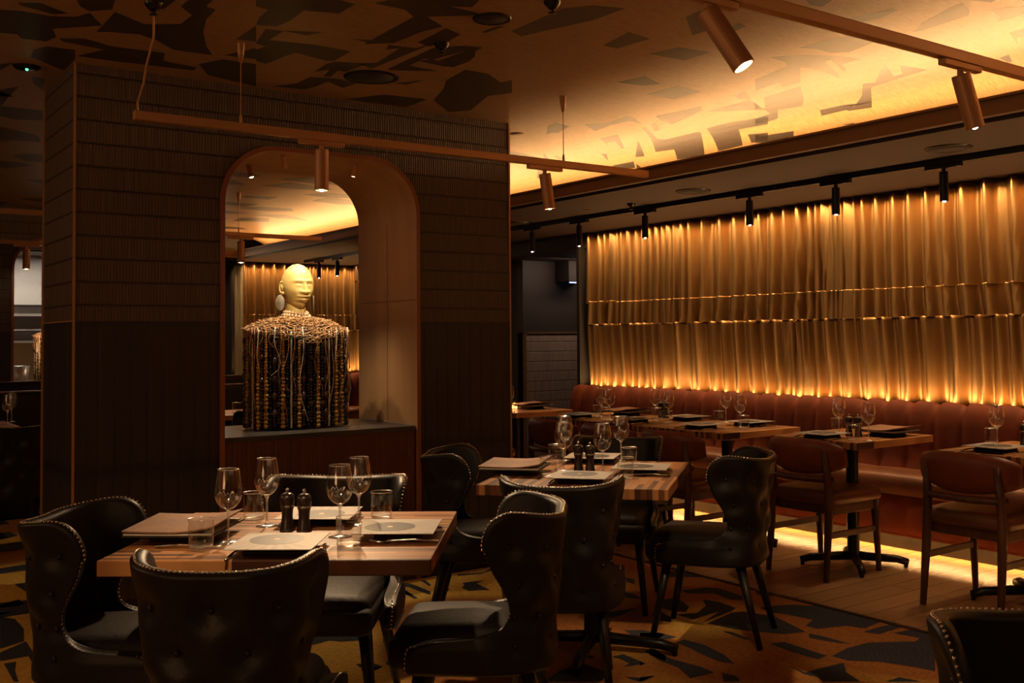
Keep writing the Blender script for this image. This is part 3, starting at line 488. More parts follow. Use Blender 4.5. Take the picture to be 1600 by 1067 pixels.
# ------------------------------------------------------------ banquettes
def banquette(length,chan=.185):
    """runs along local x from 0 to length; sitter faces -y; back at y .50"""
    root=thing('banquette'); n=int(length/chan); 
    def prf(t): # back pad front profile (y,z) bottom to top to rear
        pts=[(.30,.44),(.335,.55),(.345,.70),(.36,.80),(.395,.86),(.43,.875),(.46,.865),(.47,.80),(.47,.44)]
        k=t*(len(pts)-1); i=min(int(k),len(pts)-2); u=k-i; return pts[i][0]*(1-u)+pts[i+1][0]*u, pts[i][1]*(1-u)+pts[i+1][1]*u
    nu=n*8
    def fb(u,v):
        x=u*length; c=(x/chan)%1; b=(1-abs(2*c-1)**3.2); y,z=prf(v); k=.034*b*(1 if v<.72 else .3)
        zz=z+(.028*b if .35<v<.9 else 0); e=min(x,length-x); s=.0
        if e<.12: zz-= (.12-e)**2*5*(z-.4) 
        return (x,y-k,zz)
    mb=MB(); mb.grid(fb,nu,16); 
    for x in (0,length):
        pr=[prf(i/16) for i in range(17)]; mb.add([fb(0 if x==0 else 1,i/16) for i in range(17)],[tuple(range(17))])
    mb.build('back_cushion','velvet',root,smooth=True,fix=False)
    mb=MB()
    def fs(u,v):
        x=u*length; c=(x/(chan*3))%1; b=1-abs(2*c-1)**6; pts=[(0.02,.34),(-.005,.40),(.01,.45),(.06,.472),(.20,.475),(.36,.465)]
        k=v*(len(pts)-1); i=min(int(k),len(pts)-2); w=k-i; y=pts[i][0]*(1-w)+pts[i+1][0]*w; z=pts[i][1]*(1-w)+pts[i+1][1]*w
        return (x,y-.008*b,z+.008*b)
    mb.grid(fs,n*8,12); mb.build('seat_cushion','brown_leather',root,smooth=True,fix=False)
    mb=MB(); mb.grid(lambda u,v:(u*length,.03-.016*(1-abs(2*((u*length/chan)%1)-1)**3)*(1 if .02<v<.98 else .3),.115+(.36-.115)*v),nu,6)
    mb.build('front_panel','velvet',root,smooth=True,fix=False)
    mb=MB(); mb.box(0,length,.035,.46,.115,.44); mb.box(.0,length,.03,.045,.096,.118); mb.build('frame','velvet',root)
    mb=MB(); mb.box(0.0,length,.115,.135,.0,.112); mb.build('kickboard','kick',root)
    mb=MB(); mb.box(.02,length-.02,.100,.112,.109,.112); mb.build('light_strip','led_warm',root)
    return root
b1=banquette(8.1); b1.rotation_euler=(0,0,-PI/2); b1.location=(5.56,7.50,0)
tag(b1,'long rust velvet channel-backed banquette running under the gold curtain','banquette')
b2=banquette(1.75); b2.location=(4.66,11.72,0); tag(b2,'distant rust velvet banquette on the far wall, seen through the arch behind the bust','banquette')
# ------------------------------------------------------------ kitchen seen through the farther arch
mb=MB(); mb.box(.2,3.55,13.0,13.05,0,2.6); mb.box(.15,.2,11.5,13.05,0,2.6); struct(mb.build('wall_kitchen','kitchen_wall'))
mb=MB(); mb.box(1.0,3.4,12.7,13.0,1.62,1.65); mb.box(1.0,3.4,12.7,13.0,1.32,1.345); struct(mb.build('wall_kitchen_ledges','kitchen_steel'))
t=thing('kitchen_counter',(0,0,0),0,'pale wooden servery counter glimpsed through the farther arch','counter'); mb=MB(); mb.box(1.0,3.5,11.6,12.2,.80,.86); mb.build('worktop','table_wood',t); mb=MB(); mb.box(1.05,3.45,11.65,12.15,0,.80); mb.build('body','kitchen_steel',t)
for i,(x0,x1,y,z,h,l) in enumerate([(1.95,2.02,12.8,1.65,.05,'small dark tray at the left of the upper kitchen shelf'),(2.06,2.42,12.8,1.65,.10,'wide dark tray stack on the upper kitchen shelf'),(1.93,2.10,12.8,1.345,.16,'dark crate at the left on the lower kitchen shelf'),(2.13,2.48,12.8,1.345,.13,'larger dark crate at the right on the lower kitchen shelf')]):
    t=thing('crate',(0,0,0),0,l,'crate','crates on the kitchen shelves'); mb=MB(); mb.box(x0,x1,y-.07,y+.13,z,z+h*.85); mb.build('body','kitchen_dark',t,bevel=.005); mb=MB(); mb.box(x0-.005,x1+.005,y-.075,y+.135,z+h*.85,z+h); mb.build('rim','kitchen_steel' if i>1 else 'kitchen_dark',t)
mb=MB(); mb.lathe([(0,0),(.09,0),(.12,.22),(.125,.22),(.10,.01)],20,c=(0,0,0)); o=mb.build('ice_bucket','kitchen_steel',smooth=True,loc=(2.02,11.9,.86)); tag(o,'steel ice bucket standing on the servery counter','bucket')
mb=MB(); mb.lathe([(0,0),(.032,0),(.034,.14),(.012,.20),(.012,.26),(0,.26)],14); 
o=mb.build('bottle','blue_label',smooth=True,loc=(1.98,11.9,1.02)); o.rotation_euler=(0,-.35,0); tag(o,'blue bottle leaning in the steel ice bucket','bottle')
# ------------------------------------------------------------ wall screen / vents / ceiling fittings
t=thing('wall_monitor',(7.05,8.85,2.0),0,'black box monitor hung high on the recess wall beside the curtain','monitor'); mb=MB(); mb.box(-.155,.155,-.10,.14,-.07,.16); mb.build('casing','speaker_grille',t,bevel=.01); mb=MB(); mb.box(-.15,.15,-.104,-.10,-.085,-.072); mb.build('screen_edge','screen_glow',t)
def disc_vent(x,y,z,r,label,mat='speaker_grille'):
    t=thing('ceiling_speaker',(x,y,z),0,label,'ceiling speaker','round speakers in the ceilings'); mb=MB(); mb.lathe([(0,-.006),(r*.93,-.006),(r*.93,0)],32); mb.build('grille',mat,t,smooth=True); mb=MB(); mb.lathe([(r*.93,0),(r*.93,-.008),(r,-.006),(r+.004,0)],32); mb.build('rim','black_gloss',t,smooth=True)
disc_vent(4.93,3.05,2.30,.115,'round dark speaker grille in the bulkhead above the right-hand tables')
disc_vent(4.93,4.91,2.30,.115,'round dark speaker grille in the bulkhead, midway along')
disc_vent(5.05,7.1,2.30,.115,'round dark speaker grille in the bulkhead at its far left end')
disc_vent(2.33,4.50,H,.13,'round black speaker in the patterned ceiling above the column arch')
disc_vent(2.30,3.40,H,.075,'small round black fitting in the patterned ceiling near the top edge')
t=thing('smoke_detector',(.92,5.22,H),0,'black ceiling detector with a glowing green light at the left','smoke detector'); mb=MB(); mb.lathe([(0,-.012),(.05,-.012),(.062,0)],24); mb.build('cover','black_gloss',t,smooth=True); mb=MB(); mb.ball((0,0,-.013),.006); mb.build('indicator_light','led_green',t,smooth=True)
for x,y,z,l in ((2.317,3.817,H,'black sprinkler head in the patterned ceiling near the column'),(5.02,5.63,2.302,'small sprinkler head in the bulkhead above the banquette'),(2.375,3.10,H,'black dome sensor at the top edge of the ceiling'),(1.137,3.97,H,'bronze dome sensor over the left end of the pendant track')):
    t=thing('sprinkler_head',(x,y,z),0,l,'ceiling fitting'); mb=MB(); mb.lathe([(0,-.03),(.012,-.03),(.03,-.012),(.034,0)],16); mb.build('dome','black_gloss',t,smooth=True); mb=MB(); mb.lathe([(0,-.045),(.016,-.045),(.016,-.041),(.004,-.04),(.004,-.028)],10); mb.build('nozzle','black_metal',t,smooth=True)
mb=MB(); mb.lathe([(.03,-.004),(.042,-.004),(.045,0)],24); tag(mb.build('downlight','lip_paint',smooth=True,loc=(4.95,6.05,2.30)),'tiny recessed downlight ring in the bulkhead','downlight')
mb=MB(); mb.lathe([(0,-.004),(.042,-.004),(.045,0)],24); tag(mb.build('downlight','lip_paint',smooth=True,loc=(3.74,5.26,H)),'pale recessed ring in the lit ceiling just right of the column','downlight')
# ------------------------------------------------------------ track lighting
LENS=[]
def head(parent,mat,L=.185,r=.031,z=0,swx=0,swy=0,adapter='x',lit='led_white',x=0,y=0):
    """spot head hung at (x,y,z) below its adapter bar; swx/swy tilt"""
    h=thing('spotlight',(x,y,z)); h.parent=parent
    mb=MB(); a=.11
    if adapter=='x': mb.box(-a,a,-.014,.014,-.022,0)
    elif adapter=='y': mb.box(-.014,.014,-a,a,-.022,0)
    mb.build('track_adapter',mat,h,bevel=.003) if adapter else None
    mb=MB(); mb.cyl((0,0,-.022),(0,0,-.05),.011); mb.cyl((0,0,-.045),(0,0,-.085),.006); mb.build('stem',mat,h)
    R=Matrix.Translation((0,0,-.040))@Matrix.Rotation(swx,4,'X')@Matrix.Rotation(swy,4,'Y')
    mb=MB(); prf=[(0,.0),(r*.94,.0),(r,-.006),(r,-L),(r*.86,-L),(r*.80,-L+.012)]
    mb.lathe(prf,28,M=R); mb.build('barrel',mat,h,smooth=False); 
    for p in h.children: pass
    mb=MB(); mb.lathe([(r*.80,-L+.012),(r*.42,-L+.016)],24,M=R); mb.build('baffle','black_gloss',h,smooth=True)
    mb=MB(); mb.lathe([(0,-L-.004),(r*.22,-L-.003),(r*.36,-L+.004),(r*.40,-L+.012)],20,M=R); mb.build('lens',lit,h,smooth=True)
    M=Matrix.Translation(parent.location+Vector((x,y,z)))@R; LENS.append((M@Vector((0,0,-L-.006)),(M.to_3x3()@Vector((0,0,-1)))))
    return h
def pendant(y,x0,x1,rods,heads,label,z=2.262):
    t=thing('pendant_track',(0,y,z),0,label,'track light','suspended bronze light tracks')
    mb=MB(); mb.box(x0,x1,-.017,.017,-.036,0); mb.box(x0,x1,-.018,.018,-.003,.001); mb.build('rail','bronze',t,bevel=.002)
    for x in rods:
        mb=MB(); mb.cyl((x,0,.0),(x,0,H-z-.08),.0022,n=6); mb.cyl((x,0,0),(x,0,.035),.006,n=8); mb.build('hanging_rod','bronze',t)
        mb=MB(); mb.lathe([(.0,-.085),(.008,-.085),(.016,-.03),(.018,0)],16,c=(x,0,H-z)); mb.build('ceiling_cup','bronze_light',t,smooth=True)
    for x,sx,sy in heads: head(t,'bronze',x=x,z=-.036,swx=sx,swy=sy)
    return t
t1=pendant(4.30,1.155,3.955,(1.60,3.36),((1.975,.0,.0),(3.235,.0,-.16)),'suspended bronze light track crossing in front of the arch')
mb=MB(); mb.tube([(1.137,3.97,H-.03),(1.16,4.05,2.5),(1.165,4.16,2.42),(1.17,4.22,2.36),(1.17,4.30,2.30),(1.17,4.30,2.262)],.004); tag(mb.build('power_cable','bronze'),'loose power cable hanging from the ceiling to the left track end','cable')
t2=pendant(1.93,.3,4.6,(3.66,.9),((2.00,-.45,-.30),(3.20,-.10,-.28),(.6,.0,.0)),'suspended bronze light track at the upper right, nearer the camera',z=2.275)
t3=pendant(7.95,-.3,1.9,(.2,),(),'dark bronze light track beyond the column, nearest at the far left',z=2.262)
t4=pendant(8.70,2.2,3.99,(3.22,),((3.24,0,0),),'bronze light track seen through the arch above the bust')
t5=pendant(10.4,.6,2.6,(1.0,),((1.84,0,0),),'farthest bronze light track in front of the second arch')
bt=thing('ceiling_track',(5.20,0,2.30),0,'long black spotlight track fixed under the bulkhead before the curtain','track light')
mb=MB(); mb.box(-.017,.017,-1.5,8.4,-.034,0); mb.build('rail','black_metal',bt,bevel=.002)
for y in (7.10,6.46,5.68,4.66,3.97,3.25,2.5): head(bt,'black_metal',L=.165,r=.024,z=-.034,adapter='y',y=y)
bt=thing('ceiling_track',(5.20,0,2.30),0,'distant black spotlight track seen through the arch right of the bust','track light')
mb=MB(); mb.box(-.017,.017,8.6,11.8,-.034,0); mb.build('rail','black_metal',bt,bevel=.002)
for y in (10.9,11.4): head(bt,'black_metal',L=.165,r=.024,z=-.034,adapter='y',y=y)
for i,(x,y,z,l) in enumerate(((2.10,5.52,2.30,'mini spotlight in the arch ceiling, rear left'),(2.14,5.13,2.30,'mini spotlight in the arch ceiling, front left'),(2.58,5.17,2.30,'mini spotlight in the arch ceiling, front right'),(2.56,5.55,2.30,'mini spotlight in the arch ceiling, rear right, half behind the pendant spot'))):
    t=thing('mini_spotlight',(x,y,z),0,l,'spotlight','mini spotlights in the arch'); mb=MB(); mb.cyl((0,0,0),(0,0,-.012),.014); mb.build('mount','bronze',t)
    R=Matrix.Translation((0,0,-.012))@Matrix.Rotation(.15 if y<5.3 else -.2,4,'X')@Matrix.Rotation(.2 if x>2.3 else -.2,4,'Y')
    mb=MB(); mb.lathe([(0,0),(.0135,0),(.0135,-.06),(.011,-.06)],18,M=R); mb.build('barrel','bronze',t); mb=MB(); mb.lathe([(0,-.0585),(.0115,-.0585)],14,M=R); mb.build('lens','led_white',t)
# ------------------------------------------------------------ wing-back leather chair (faces local +y)
def catmull(P,n):
    out=[]; 
    for i in range(len(P)-1):
        p0=P[max(i-1,0)];p1=P[i];p2=P[i+1];p3=P[min(i+2,len(P)-1)]
        for k in range(n):
            t=k/n; out.append(tuple(.5*((2*b)+(-a+c)*t+(2*a-5*b+4*c-d)*t*t+(-a+3*b-3*c+d)*t**3) for a,b,c,d in zip(p0,p1,p2,p3)))
    out.append(P[-1]); return out
HW=.215
def path(s):
    """plan path of the shell from the back centre; returns x,y,nx,ny (outward)"""
    sg=1 if s>=0 else -1; s=abs(s); a=.075; R=.12; 
    if s<=a: x,y,nx,ny=s,-.235,0,-1
    elif s<=a+R*PI/2: t=(s-a)/R; x=a+R*sin(t); y=-.235+R-R*cos(t); nx,ny=sin(t),-cos(t)
    else: x=a+R; y=-.235+R+(s-a-R*PI/2); nx,ny=1,0
    return sg*x,y,sg*nx,ny
E_=catmull([(.24,.805),(.30,.808),(.345,.785),(.366,.74),(.364,.69),(.342,.64),(.308,.59),(.284,.545),(.280,.505),(.302,.47),(.36,.449),(.44,.442),(.53,.438),(.575,.42),(.585,.38),(.585,.345)],3)
NV=len(E_)-1; NUH=14
BTN=[(0,.70),(.16,.70),(-.16,.70),(.29,.71),(-.29,.71),(.085,.60),(-.085,.60),(.25,.60),(-.25,.60),(0,.50),(.17,.50),(-.17,.50),(.255,.50),(-.255,.50),(.085,.42),(-.085,.42),(.25,.42),(-.25,.42)]
def shell_pt(s,z,side):
    """side +1 outer face, -1 inner face, 0 rim"""
    x,y,nx,ny=path(s); k=max(0,z-.44); y-=k*.09; 
    fl=max(0,z-.58)*max(0,(abs(s)-.23))*.7; x+=(1 if s>=0 else -1)*fl
    th=.024 if side>0 else .018
    d=th*side
    x*=1+.30*max(0,z-.52); x+=(1 if s>=0 else -1)*.030*max(0,min(1,(.50-z)/.08))*max(0,min(1,(abs(s)-.18)/.15))
    if side>0:
        for bs,bz in BTN:
            q=((s-bs)**2+((z-bz))**2); d-=.030*math.exp(-q/.0022)
        d-= .006*math.exp(-((abs(z-.345))/.03)**2)
    return Vector((x+nx*d,y+ny*d,z))
def wing_chair():
    root=thing('dining_chair')
    vs=[];fs=[]; W=2*NUH+1
    def row(v,side,ext=0):
        S_,Z_=E_[v]; zc=.785+(.345-.785)*(v/NV)
        out=[]
        for i in range(-NUH,NUH+1):
            u=abs(i)/NUH; s=(1 if i>=0 else -1)*S_*(1-(1-u)**1.0); z=zc+(Z_-zc)*u**1.8
            out.append(shell_pt(s,z,side))
        return out
    mb=MB(); O=[row(v,1) for v in range(NV+1)]; I=[row(v,-1) for v in range(NV+1)]
    vs=[p for r in O for p in r]+[p for r in I for p in r]; base=len(O)*W
    for v in range(NV):
        for i in range(W-1):
            fs.append((v*W+i,v*W+i+1,(v+1)*W+i+1,(v+1)*W+i)); fs.append((base+v*W+i,base+(v+1)*W+i,base+(v+1)*W+i+1,base+v*W+i+1))
    # rim loop order: left edge bottom->top, top row, right edge top->bottom, bottom back
    loop=[(v,0) for v in range(NV,0,-1)]+[(0,i) for i in range(W)]+[(v,W-1) for v in range(1,NV+1)]+[(NV,i) for i in range(W-2,0,-1)]
    nl=len(loop); mid=[]
    for k,(v,i) in enumerate(loop):
        p=(O[v][i]+I[v][i])/2; pv,pi=loop[k-1]; nv_,ni=loop[(k+1)%nl]
        t=((O[nv_][ni]+I[nv_][ni])-(O[pv][pi]+I[pv][pi])).normalized(); th=(O[v][i]-I[v][i]).normalized(); o=t.cross(th)
        c=Vector((0,-.05,.60)); 
        if o.dot(p-c)<0: o=-o
        mid.append(p+o*.012)
    mo=len(vs); vs+=mid
    for k in range(nl):
        a=loop[k];b=loop[(k+1)%nl]; ia=a[0]*W+a[1]; ib=b[0]*W+b[1]; k2=(k+1)%nl
        fs.append((ia,ib,mo+k2,mo+k)); fs.append((mo+k,mo+k2,base+ib,base+ia))
    mb.add(vs,fs); o=mb.build('backrest','dark_leather',root,smooth=True)
    sb=o.modifiers.new('s','SUBSURF'); sb.levels=1; sb.render_levels=1
    # buttons
    for bs,bz in BTN:
        if abs(bs)<.36: mb=MB(); mb.ball(shell_pt(bs,bz,1)+Vector((path(bs)[2],path(bs)[3],0))*.003,.009,8,5); mb.build('tufting_button','dark_leather',o,smooth=True)
    # nailhead trim just inside the rim on the outer face edge
    mb=MB(); acc=0; pts=[]
    edge=[(O[v][0]*.62+mid[NV-v]*.38 if v>0 else None,v) for v in range(NV,0,-1)]
    seq=[O[v][0].lerp(mid[NV-v],.55) for v in range(NV,0,-1)]+[O[0][i].lerp(mid[NV+i],.55) for i in range(W)]+[O[v][W-1].lerp(mid[NV+W-1+v],.55) for v in range(1,NV+1)]
    d=0; last=seq[0]; step=.0135
    for a,b in zip(seq,seq[1:]):
        L=(b-a).length; t=step-d
        while t<=L: mb.ball(a.lerp(b,t/L),.0040,6,4); t+=step
        d=(d+L)%step if False else L-(t-step)
    mb.build('nailhead_trim','nail',root,smooth=True)
    mb=MB(); mb.rbox(-.175,.175,-.205,.265,.35,.465,.045,dome=.018,n=4); mb.rbox(-.185,.185,-.19,.285,.335,.43,.035,n=4)
    mb.build('seat','seat_leather',root,smooth=True)
    for sx in (-1,1):
        for sy in (-1,1):
            mb=MB(); mb.cyl((sx*.145,sy*.165+.01,.35),(sx*.185,sy*.235+(-.015 if sy<0 else .01),0.0),.023,.013,n=12); mb.build('leg','black_wood',root,smooth=True)
    return root
wc=Proto(wing_chair())
G='dark leather wing chairs around the two square tables'
def chair(x,y,deg,label,g=G,sc=None): return wc.put((x,y,.005),rad(deg),label,'chair',g,sc)
chair(.965,2.58,-37.1,'dark leather wing chair with its buttoned back to the viewer, at the nearest table',sc=.95)
chair(.87,3.29,-128,'dark leather wing chair at the left end of the nearest table',sc=.97)
chair(1.62,3.46,143,'dark leather wing chair on the far side of the nearest table, backing the arch panel',sc=1.08)
chair(1.79,2.73,50,'dark leather wing chair at the right end of the nearest table, shown side on',sc=.94)
chair(2.64,4.01,-130,'dark leather wing chair beside the column at the left of the second table')
chair(2.425,3.13,-39.6,'dark leather wing chair, buttoned back to the viewer, at the second table')
chair(3.40,3.295,31,'dark leather wing chair at the right of the second table, shown side on')
chair(3.42,3.98,130,'dark leather wing chair behind the second table, mostly hidden by glasses')
chair(1.80,.86,146,'dark leather wing chair cropped in the bottom right corner, facing the viewer')
chair(.62,7.35,0,'dark leather chair backed to the viewer at the distant table left of the column')
chair(1.22,7.38,0,'dark leather chair at the distant table, close to the left edge of the column')
chair(2.9,7.45,10,'dark leather chair at the table seen through the arch')
# ------------------------------------------------------------ wooden armchair with terracotta back (faces +y)
def armchair():
    root=thing('wooden_chair')
    mb=MB()  # curved back pad
    def P(u,v,o):
        a=(u-.5)*2; th=a*1.18; w=.262; x=w*sin(th)/sin(1.18)*1.0; y=-.225+.105*(1-cos(th))/(1-cos(1.18)); 
        zt=.762-.050*abs(a)**3; zb=.565+.050*abs(a)**2; r=.5-.5*cos(PI*v); z=zb+(zt-zb)*v
        n=Vector((sin(th)*.8,-cos(th),0)).normalized(); bul=.024*(1-abs(2*v-1)**4)*(1-abs(a)**8)+.003
        y-=(z-.60)*.16
        return Vector((x,y,z))+n*bul*o
    mb.grid(lambda u,v:P(u,v,1),22,8); mb.grid(lambda u,v:P(u,v,-1),22,8)
    n=23
    bo=[i for i in range(n)]+[j*n+22 for j in range(1,9)]+[8*n+i for i in range(21,-1,-1)]+[j*n for j in range(7,0,-1)]
    k=n*9
    for a,b in zip(bo,bo[1:]+bo[:1]): mb.f.append((a,b,b+k,a+k)); mb.m.append(0)
    mb.build('back_cushion','terracotta_leather',root,smooth=True)
    mb=MB(); pts=[]
    for i in range(15):
        a=(i/14-.5)*2; th=a*.95; pts.append((.215*sin(th)/sin(.95),-.262+.075*(1-cos(th))/(1-cos(.95)),.545))
    mb.tube(pts,[.017]*15,8); mb.build('back_rail','chair_wood',root,smooth=True)
    mb=MB(); mb.rbox(-.228,.228,-.215,.240,.395,.475,.039,dome=.022,n=4); mb.build('seat','brown_leather',root,smooth=True)
    mb=MB(); mb.box(-.20,.20,-.185,-.165,.35,.405); mb.box(-.20,.20,.175,.195,.35,.405); mb.box(-.205,-.185,-.18,.19,.35,.405); mb.box(.185,.205,-.18,.19,.35,.405); mb.build('seat_frame','chair_wood',root,bevel=.004)
    for sx in (-1,1):
        mb=MB(); q=[(sx*.200,-.250,.0),(sx*.195,-.205,.40),(sx*.190,-.208,.55),(sx*.182,-.226,.705)]; mb.tube(q,[.015,.025,.022,.017],8); mb.build('rear_leg','chair_wood',root,smooth=True)
        mb=MB(); mb.tube([(sx*.200,.215,0),(sx*.198,.205,.25),(sx*.196,.195,.405)],[.014,.021,.026],8); mb.build('front_leg','chair_wood',root,smooth=True)
        mb=MB(); mb.box(sx*.196-.009,sx*.196+.009,-.235,.205,.225,.258); mb.build('side_stretcher','chair_wood',root,bevel=.003)
    return root
ac=Proto(armchair()); G='terracotta-backed wooden chairs along the banquette tables'
for x,y,l in ((4.835,3.81,'terracotta-backed wooden chair standing clear on the wood floor, second from the right'),(4.84,2.83,'terracotta-backed wooden chair at the right edge, half out of frame'),(4.60,4.64,'terracotta-backed wooden chair behind the second table, rightmost of its row of three'),(4.60,5.24,'terracotta-backed wooden chair, middle of the three behind the second table'),(4.60,5.84,'terracotta-backed wooden chair, leftmost of the three behind the second table'),(4.45,6.85,'wooden chair at the small far table, mostly behind the column')):
    ac.put((x,y,0),rad(-90),l,'chair',G)
# ------------------------------------------------------------ tables
def table(w,d,th,name='dining_table',base='four'):
    root=thing(name); mb=MB(); mb.box(-w/2,w/2,-d/2,d/2,.75-th,.75); mb.build('tabletop','table_wood',root,bevel=.003)
    mb=MB(); mb.cyl((0,0,.04),(0,0,.72),.035,n=20); mb.build('pedestal','black_metal',root,smooth=False)
    mb=MB(); mb.box(-.16,.16,-.16,.16,.702,.7505-th); mb.build('top_plate','black_metal',root)
    for a in range(4):
        A=a*PI/2+PI/4*(1 if base=='diag' else 0); L=.30 if w<.8 else .36; mb=MB(); mb.tube([(.02*cos(A),.02*sin(A),.06),(L*.8*cos(A),L*.8*sin(A),.045),(L*cos(A),L*sin(A),.028)],[.026,.022,.020],8)
        mb.cyl((L*.96*cos(A),L*.96*sin(A),.0),(L*.96*cos(A),L*.96*sin(A),.03),.012,n=8); mb.build('foot','black_metal',root,smooth=True)
    return root
T1=(1.262,2.917,rad(-37.2)); T2=(2.81,3.43,rad(40.1))
pt=Proto(table(.88,.755,.042)); G='square butcher-block tables between the wing chairs'
pt.put((T1[0],T1[1],.004),T1[2],'nearest square butcher-block table, laid for four','table',G)
pt.put((T2[0],T2[1],.004),T2[2],'second square butcher-block table, behind the nearest one','table',G)
pb=Proto(table(.70,.60,.040,base='diag')); G='two-seat wooden tables along the banquette'
BT=[(5.04,3.77,'two-seat wooden table standing alone before the banquette with paired mills'),(5.06,2.72,'two-seat wooden table cut by the right edge of the view'),(4.90,4.61,'two-seat wooden table, right end of the joined row by the banquette'),(4.90,5.213,'two-seat wooden table, middle of the joined row by the banquette'),(4.90,5.816,'two-seat wooden table, left end of the joined row by the banquette')]
for x,y,l in BT: pb.put((x,y,0),0,l,'table',G)
pb.put((4.83,6.84,0),0,'small pale-edged table in the corner right of the column','table',G)
for x,y,l in ((1.0,8.12,'dark table beyond the column at the left edge'),(2.9,8.10,'dark table seen through the arch at the left of the bust')):
    o=pb.put((x,y,.004),0,l,'table','dark tables in the room beyond',scale=None)
# dark booths behind
def booth(x0,x1,y,h,label):
    t=thing('booth_seat',(0,0,0),0,label,'booth','dark leather booths in the room beyond'); mb=MB(); mb.rbox(x0,x1,y,y+.13,.30,h,.04); mb.build('backrest','dark_leather',t,smooth=True); mb=MB(); mb.rbox(x0,x1,y-.5,y+.02,.0,.46,.04); mb.build('seat','dark_leather',t,smooth=True)
    mb=MB(); mb.box(x0,x1,y+.02,y+.11,h-.002,h+.008); mb.build('top_rail','lip_paint',t)
booth(-.5,3.9,9.05,.93,'dark leather booth in the room beyond, nearer of the two'); booth(-.5,3.9,9.9,.98,'dark leather booth in the room beyond, farther of the two')
# ------------------------------------------------------------ tableware
def wineglass():
    root=thing('wine_glass')
    mb=MB(); mb.lathe([(0,0),(.033,0),(.034,.0015),(.020,.004),(.006,.008),(.0038,.016),(.0034,.05),(.0036,.082),(.006,.090),(.010,.0945),(0,.0965)],22); mb.build('stem','stem_glass',root,smooth=True)
    prf=[(.0,.0945),(.012,.0965),(.024,.105),(.0335,.119),(.0385,.135),(.0392,.150),(.037,.170),(.0335,.190),(.0300,.2075)]
    mb=MB(); mb.lathe(catmull(prf,3),32); mb.build('bowl','thin_glass',root,smooth=True)
    mb=MB(); mb.lathe([(.0300,.207),(.0305,.2085),(.0300,.2095),(.0294,.2085),(.0300,.207)],32); mb.build('rim','stem_glass',root,smooth=True)
    mb=MB(); zz=[(-20,.141),(-15,.151),(-10,.144),(-5,.152),(1,.138),(6,.147),(11,.139),(17,.150)]
    mb.tube([(.0397*sin(rad(a*1.6)),-.0397*cos(rad(a*1.6)),z) for a,z in zz],.00055,5); mb.build('etched_mark','etch',root)
    return root
def tumbler():
    root=thing('water_tumbler')
    mb=MB(); mb.lathe([(0,0),(.0305,0),(.0322,.001),(.0330,.003),(.0331,.006),(.0331,.010),(.0325,.0125),(.030,.0130),(.025,.0122),(0,.0118)],30); mb.build('thick_base','base_glass',root,smooth=True)
    mb=MB(); mb.lathe([(.0331,.011),(.0334,.02),(.0345,.05),(.0354,.0835)],36); mb.build('wall','thin_glass',root,smooth=True)
    mb=MB(); mb.lathe([(.0358,.0835),(.0354,.0850),(.0347,.0835),(.0354,.0825),(.0358,.0835)],36); mb.build('rim','stem_glass',root,smooth=True)
    return root
def mill():
    root=thing('pepper_mill')
    mb=MB(); mb.lathe(catmull([(0,0),(.0215,0),(.0215,.006),(.0195,.02),(.0165,.042),(.0175,.062),(.0205,.072)],4)+[(.0,.072)],24); mb.build('body','mill_wood',root,smooth=True)
    mb=MB(); mb.lathe([(0,.072),(.0208,.072),(.0208,.078),(0,.078)],24); mb.build('steel_band','steel',root)
    mb=MB(); mb.lathe([(0,.078)]+catmull([(.0205,.078),(.0225,.090),(.0222,.102),(.017,.110),(.010,.113),(0,.113)],4),24); mb.build('cap','mill_wood',root,smooth=True)
    mb=MB(); mb.cyl((0,0,.112),(0,0,.118),.003); mb.ball((0,0,.1225),.0062,12,8); mb.build('knob','steel',root,smooth=True)
    return root
CS=.232
def card():
    """printed square card resting on a folded dark napkin; top at about .031"""
    root=thing('menu_card')
    mb=MB(); h=CS/2; mb.box(-h,h,-h,h,.0265,.0285); mb.build('card_sheet','card',root)
    mb=MB(); mb.lathe([(0,.0289),(.074,.0289),(.074,.0286)],36,c=(-.01,.022,0)); mb.build('printed_record','card_disc',root)
    mb=MB(); mb.lathe([(0,.0293),(.0085,.0293),(.0085,.029)],16,c=(-.01,.022,0)); mb.build('record_label','card_dot',root)
    mb=MB()
    for k in range(8):
        a0=rad(200+k*15.5);a1=rad(200+k*15.5+8); c=Vector((-.01,.022,.0287)); q=[]
        def e(a):
            dx,dy=cos(a),sin(a); t=min((h-.004-(c.x if dx>0 else -c.x))/abs(dx) if abs(dx)>1e-6 else 9,(h-.004+(c.y if dy<0 else -c.y))/abs(dy) if abs(dy)>1e-6 else 9); return c+Vector((dx,dy,0))*t
        mb.add([c+Vector((cos(a0),sin(a0),0))*.075,e(a0),e(a1),c+Vector((cos(a1),sin(a1),0))*.075],[(0,1,2,3)])
    mb.build('printed_rays','card_grey',root)
    return root
def napkin():
    root=thing('folded_napkin'); mb=MB(); mb.rbox(-.085,.085,-.060,.060,.0,.0125,.006); mb.rbox(-.080,.082,-.055,.058,.0115,.0262,.006); mb.build('folded_cloth','napkin',root,smooth=True); return root
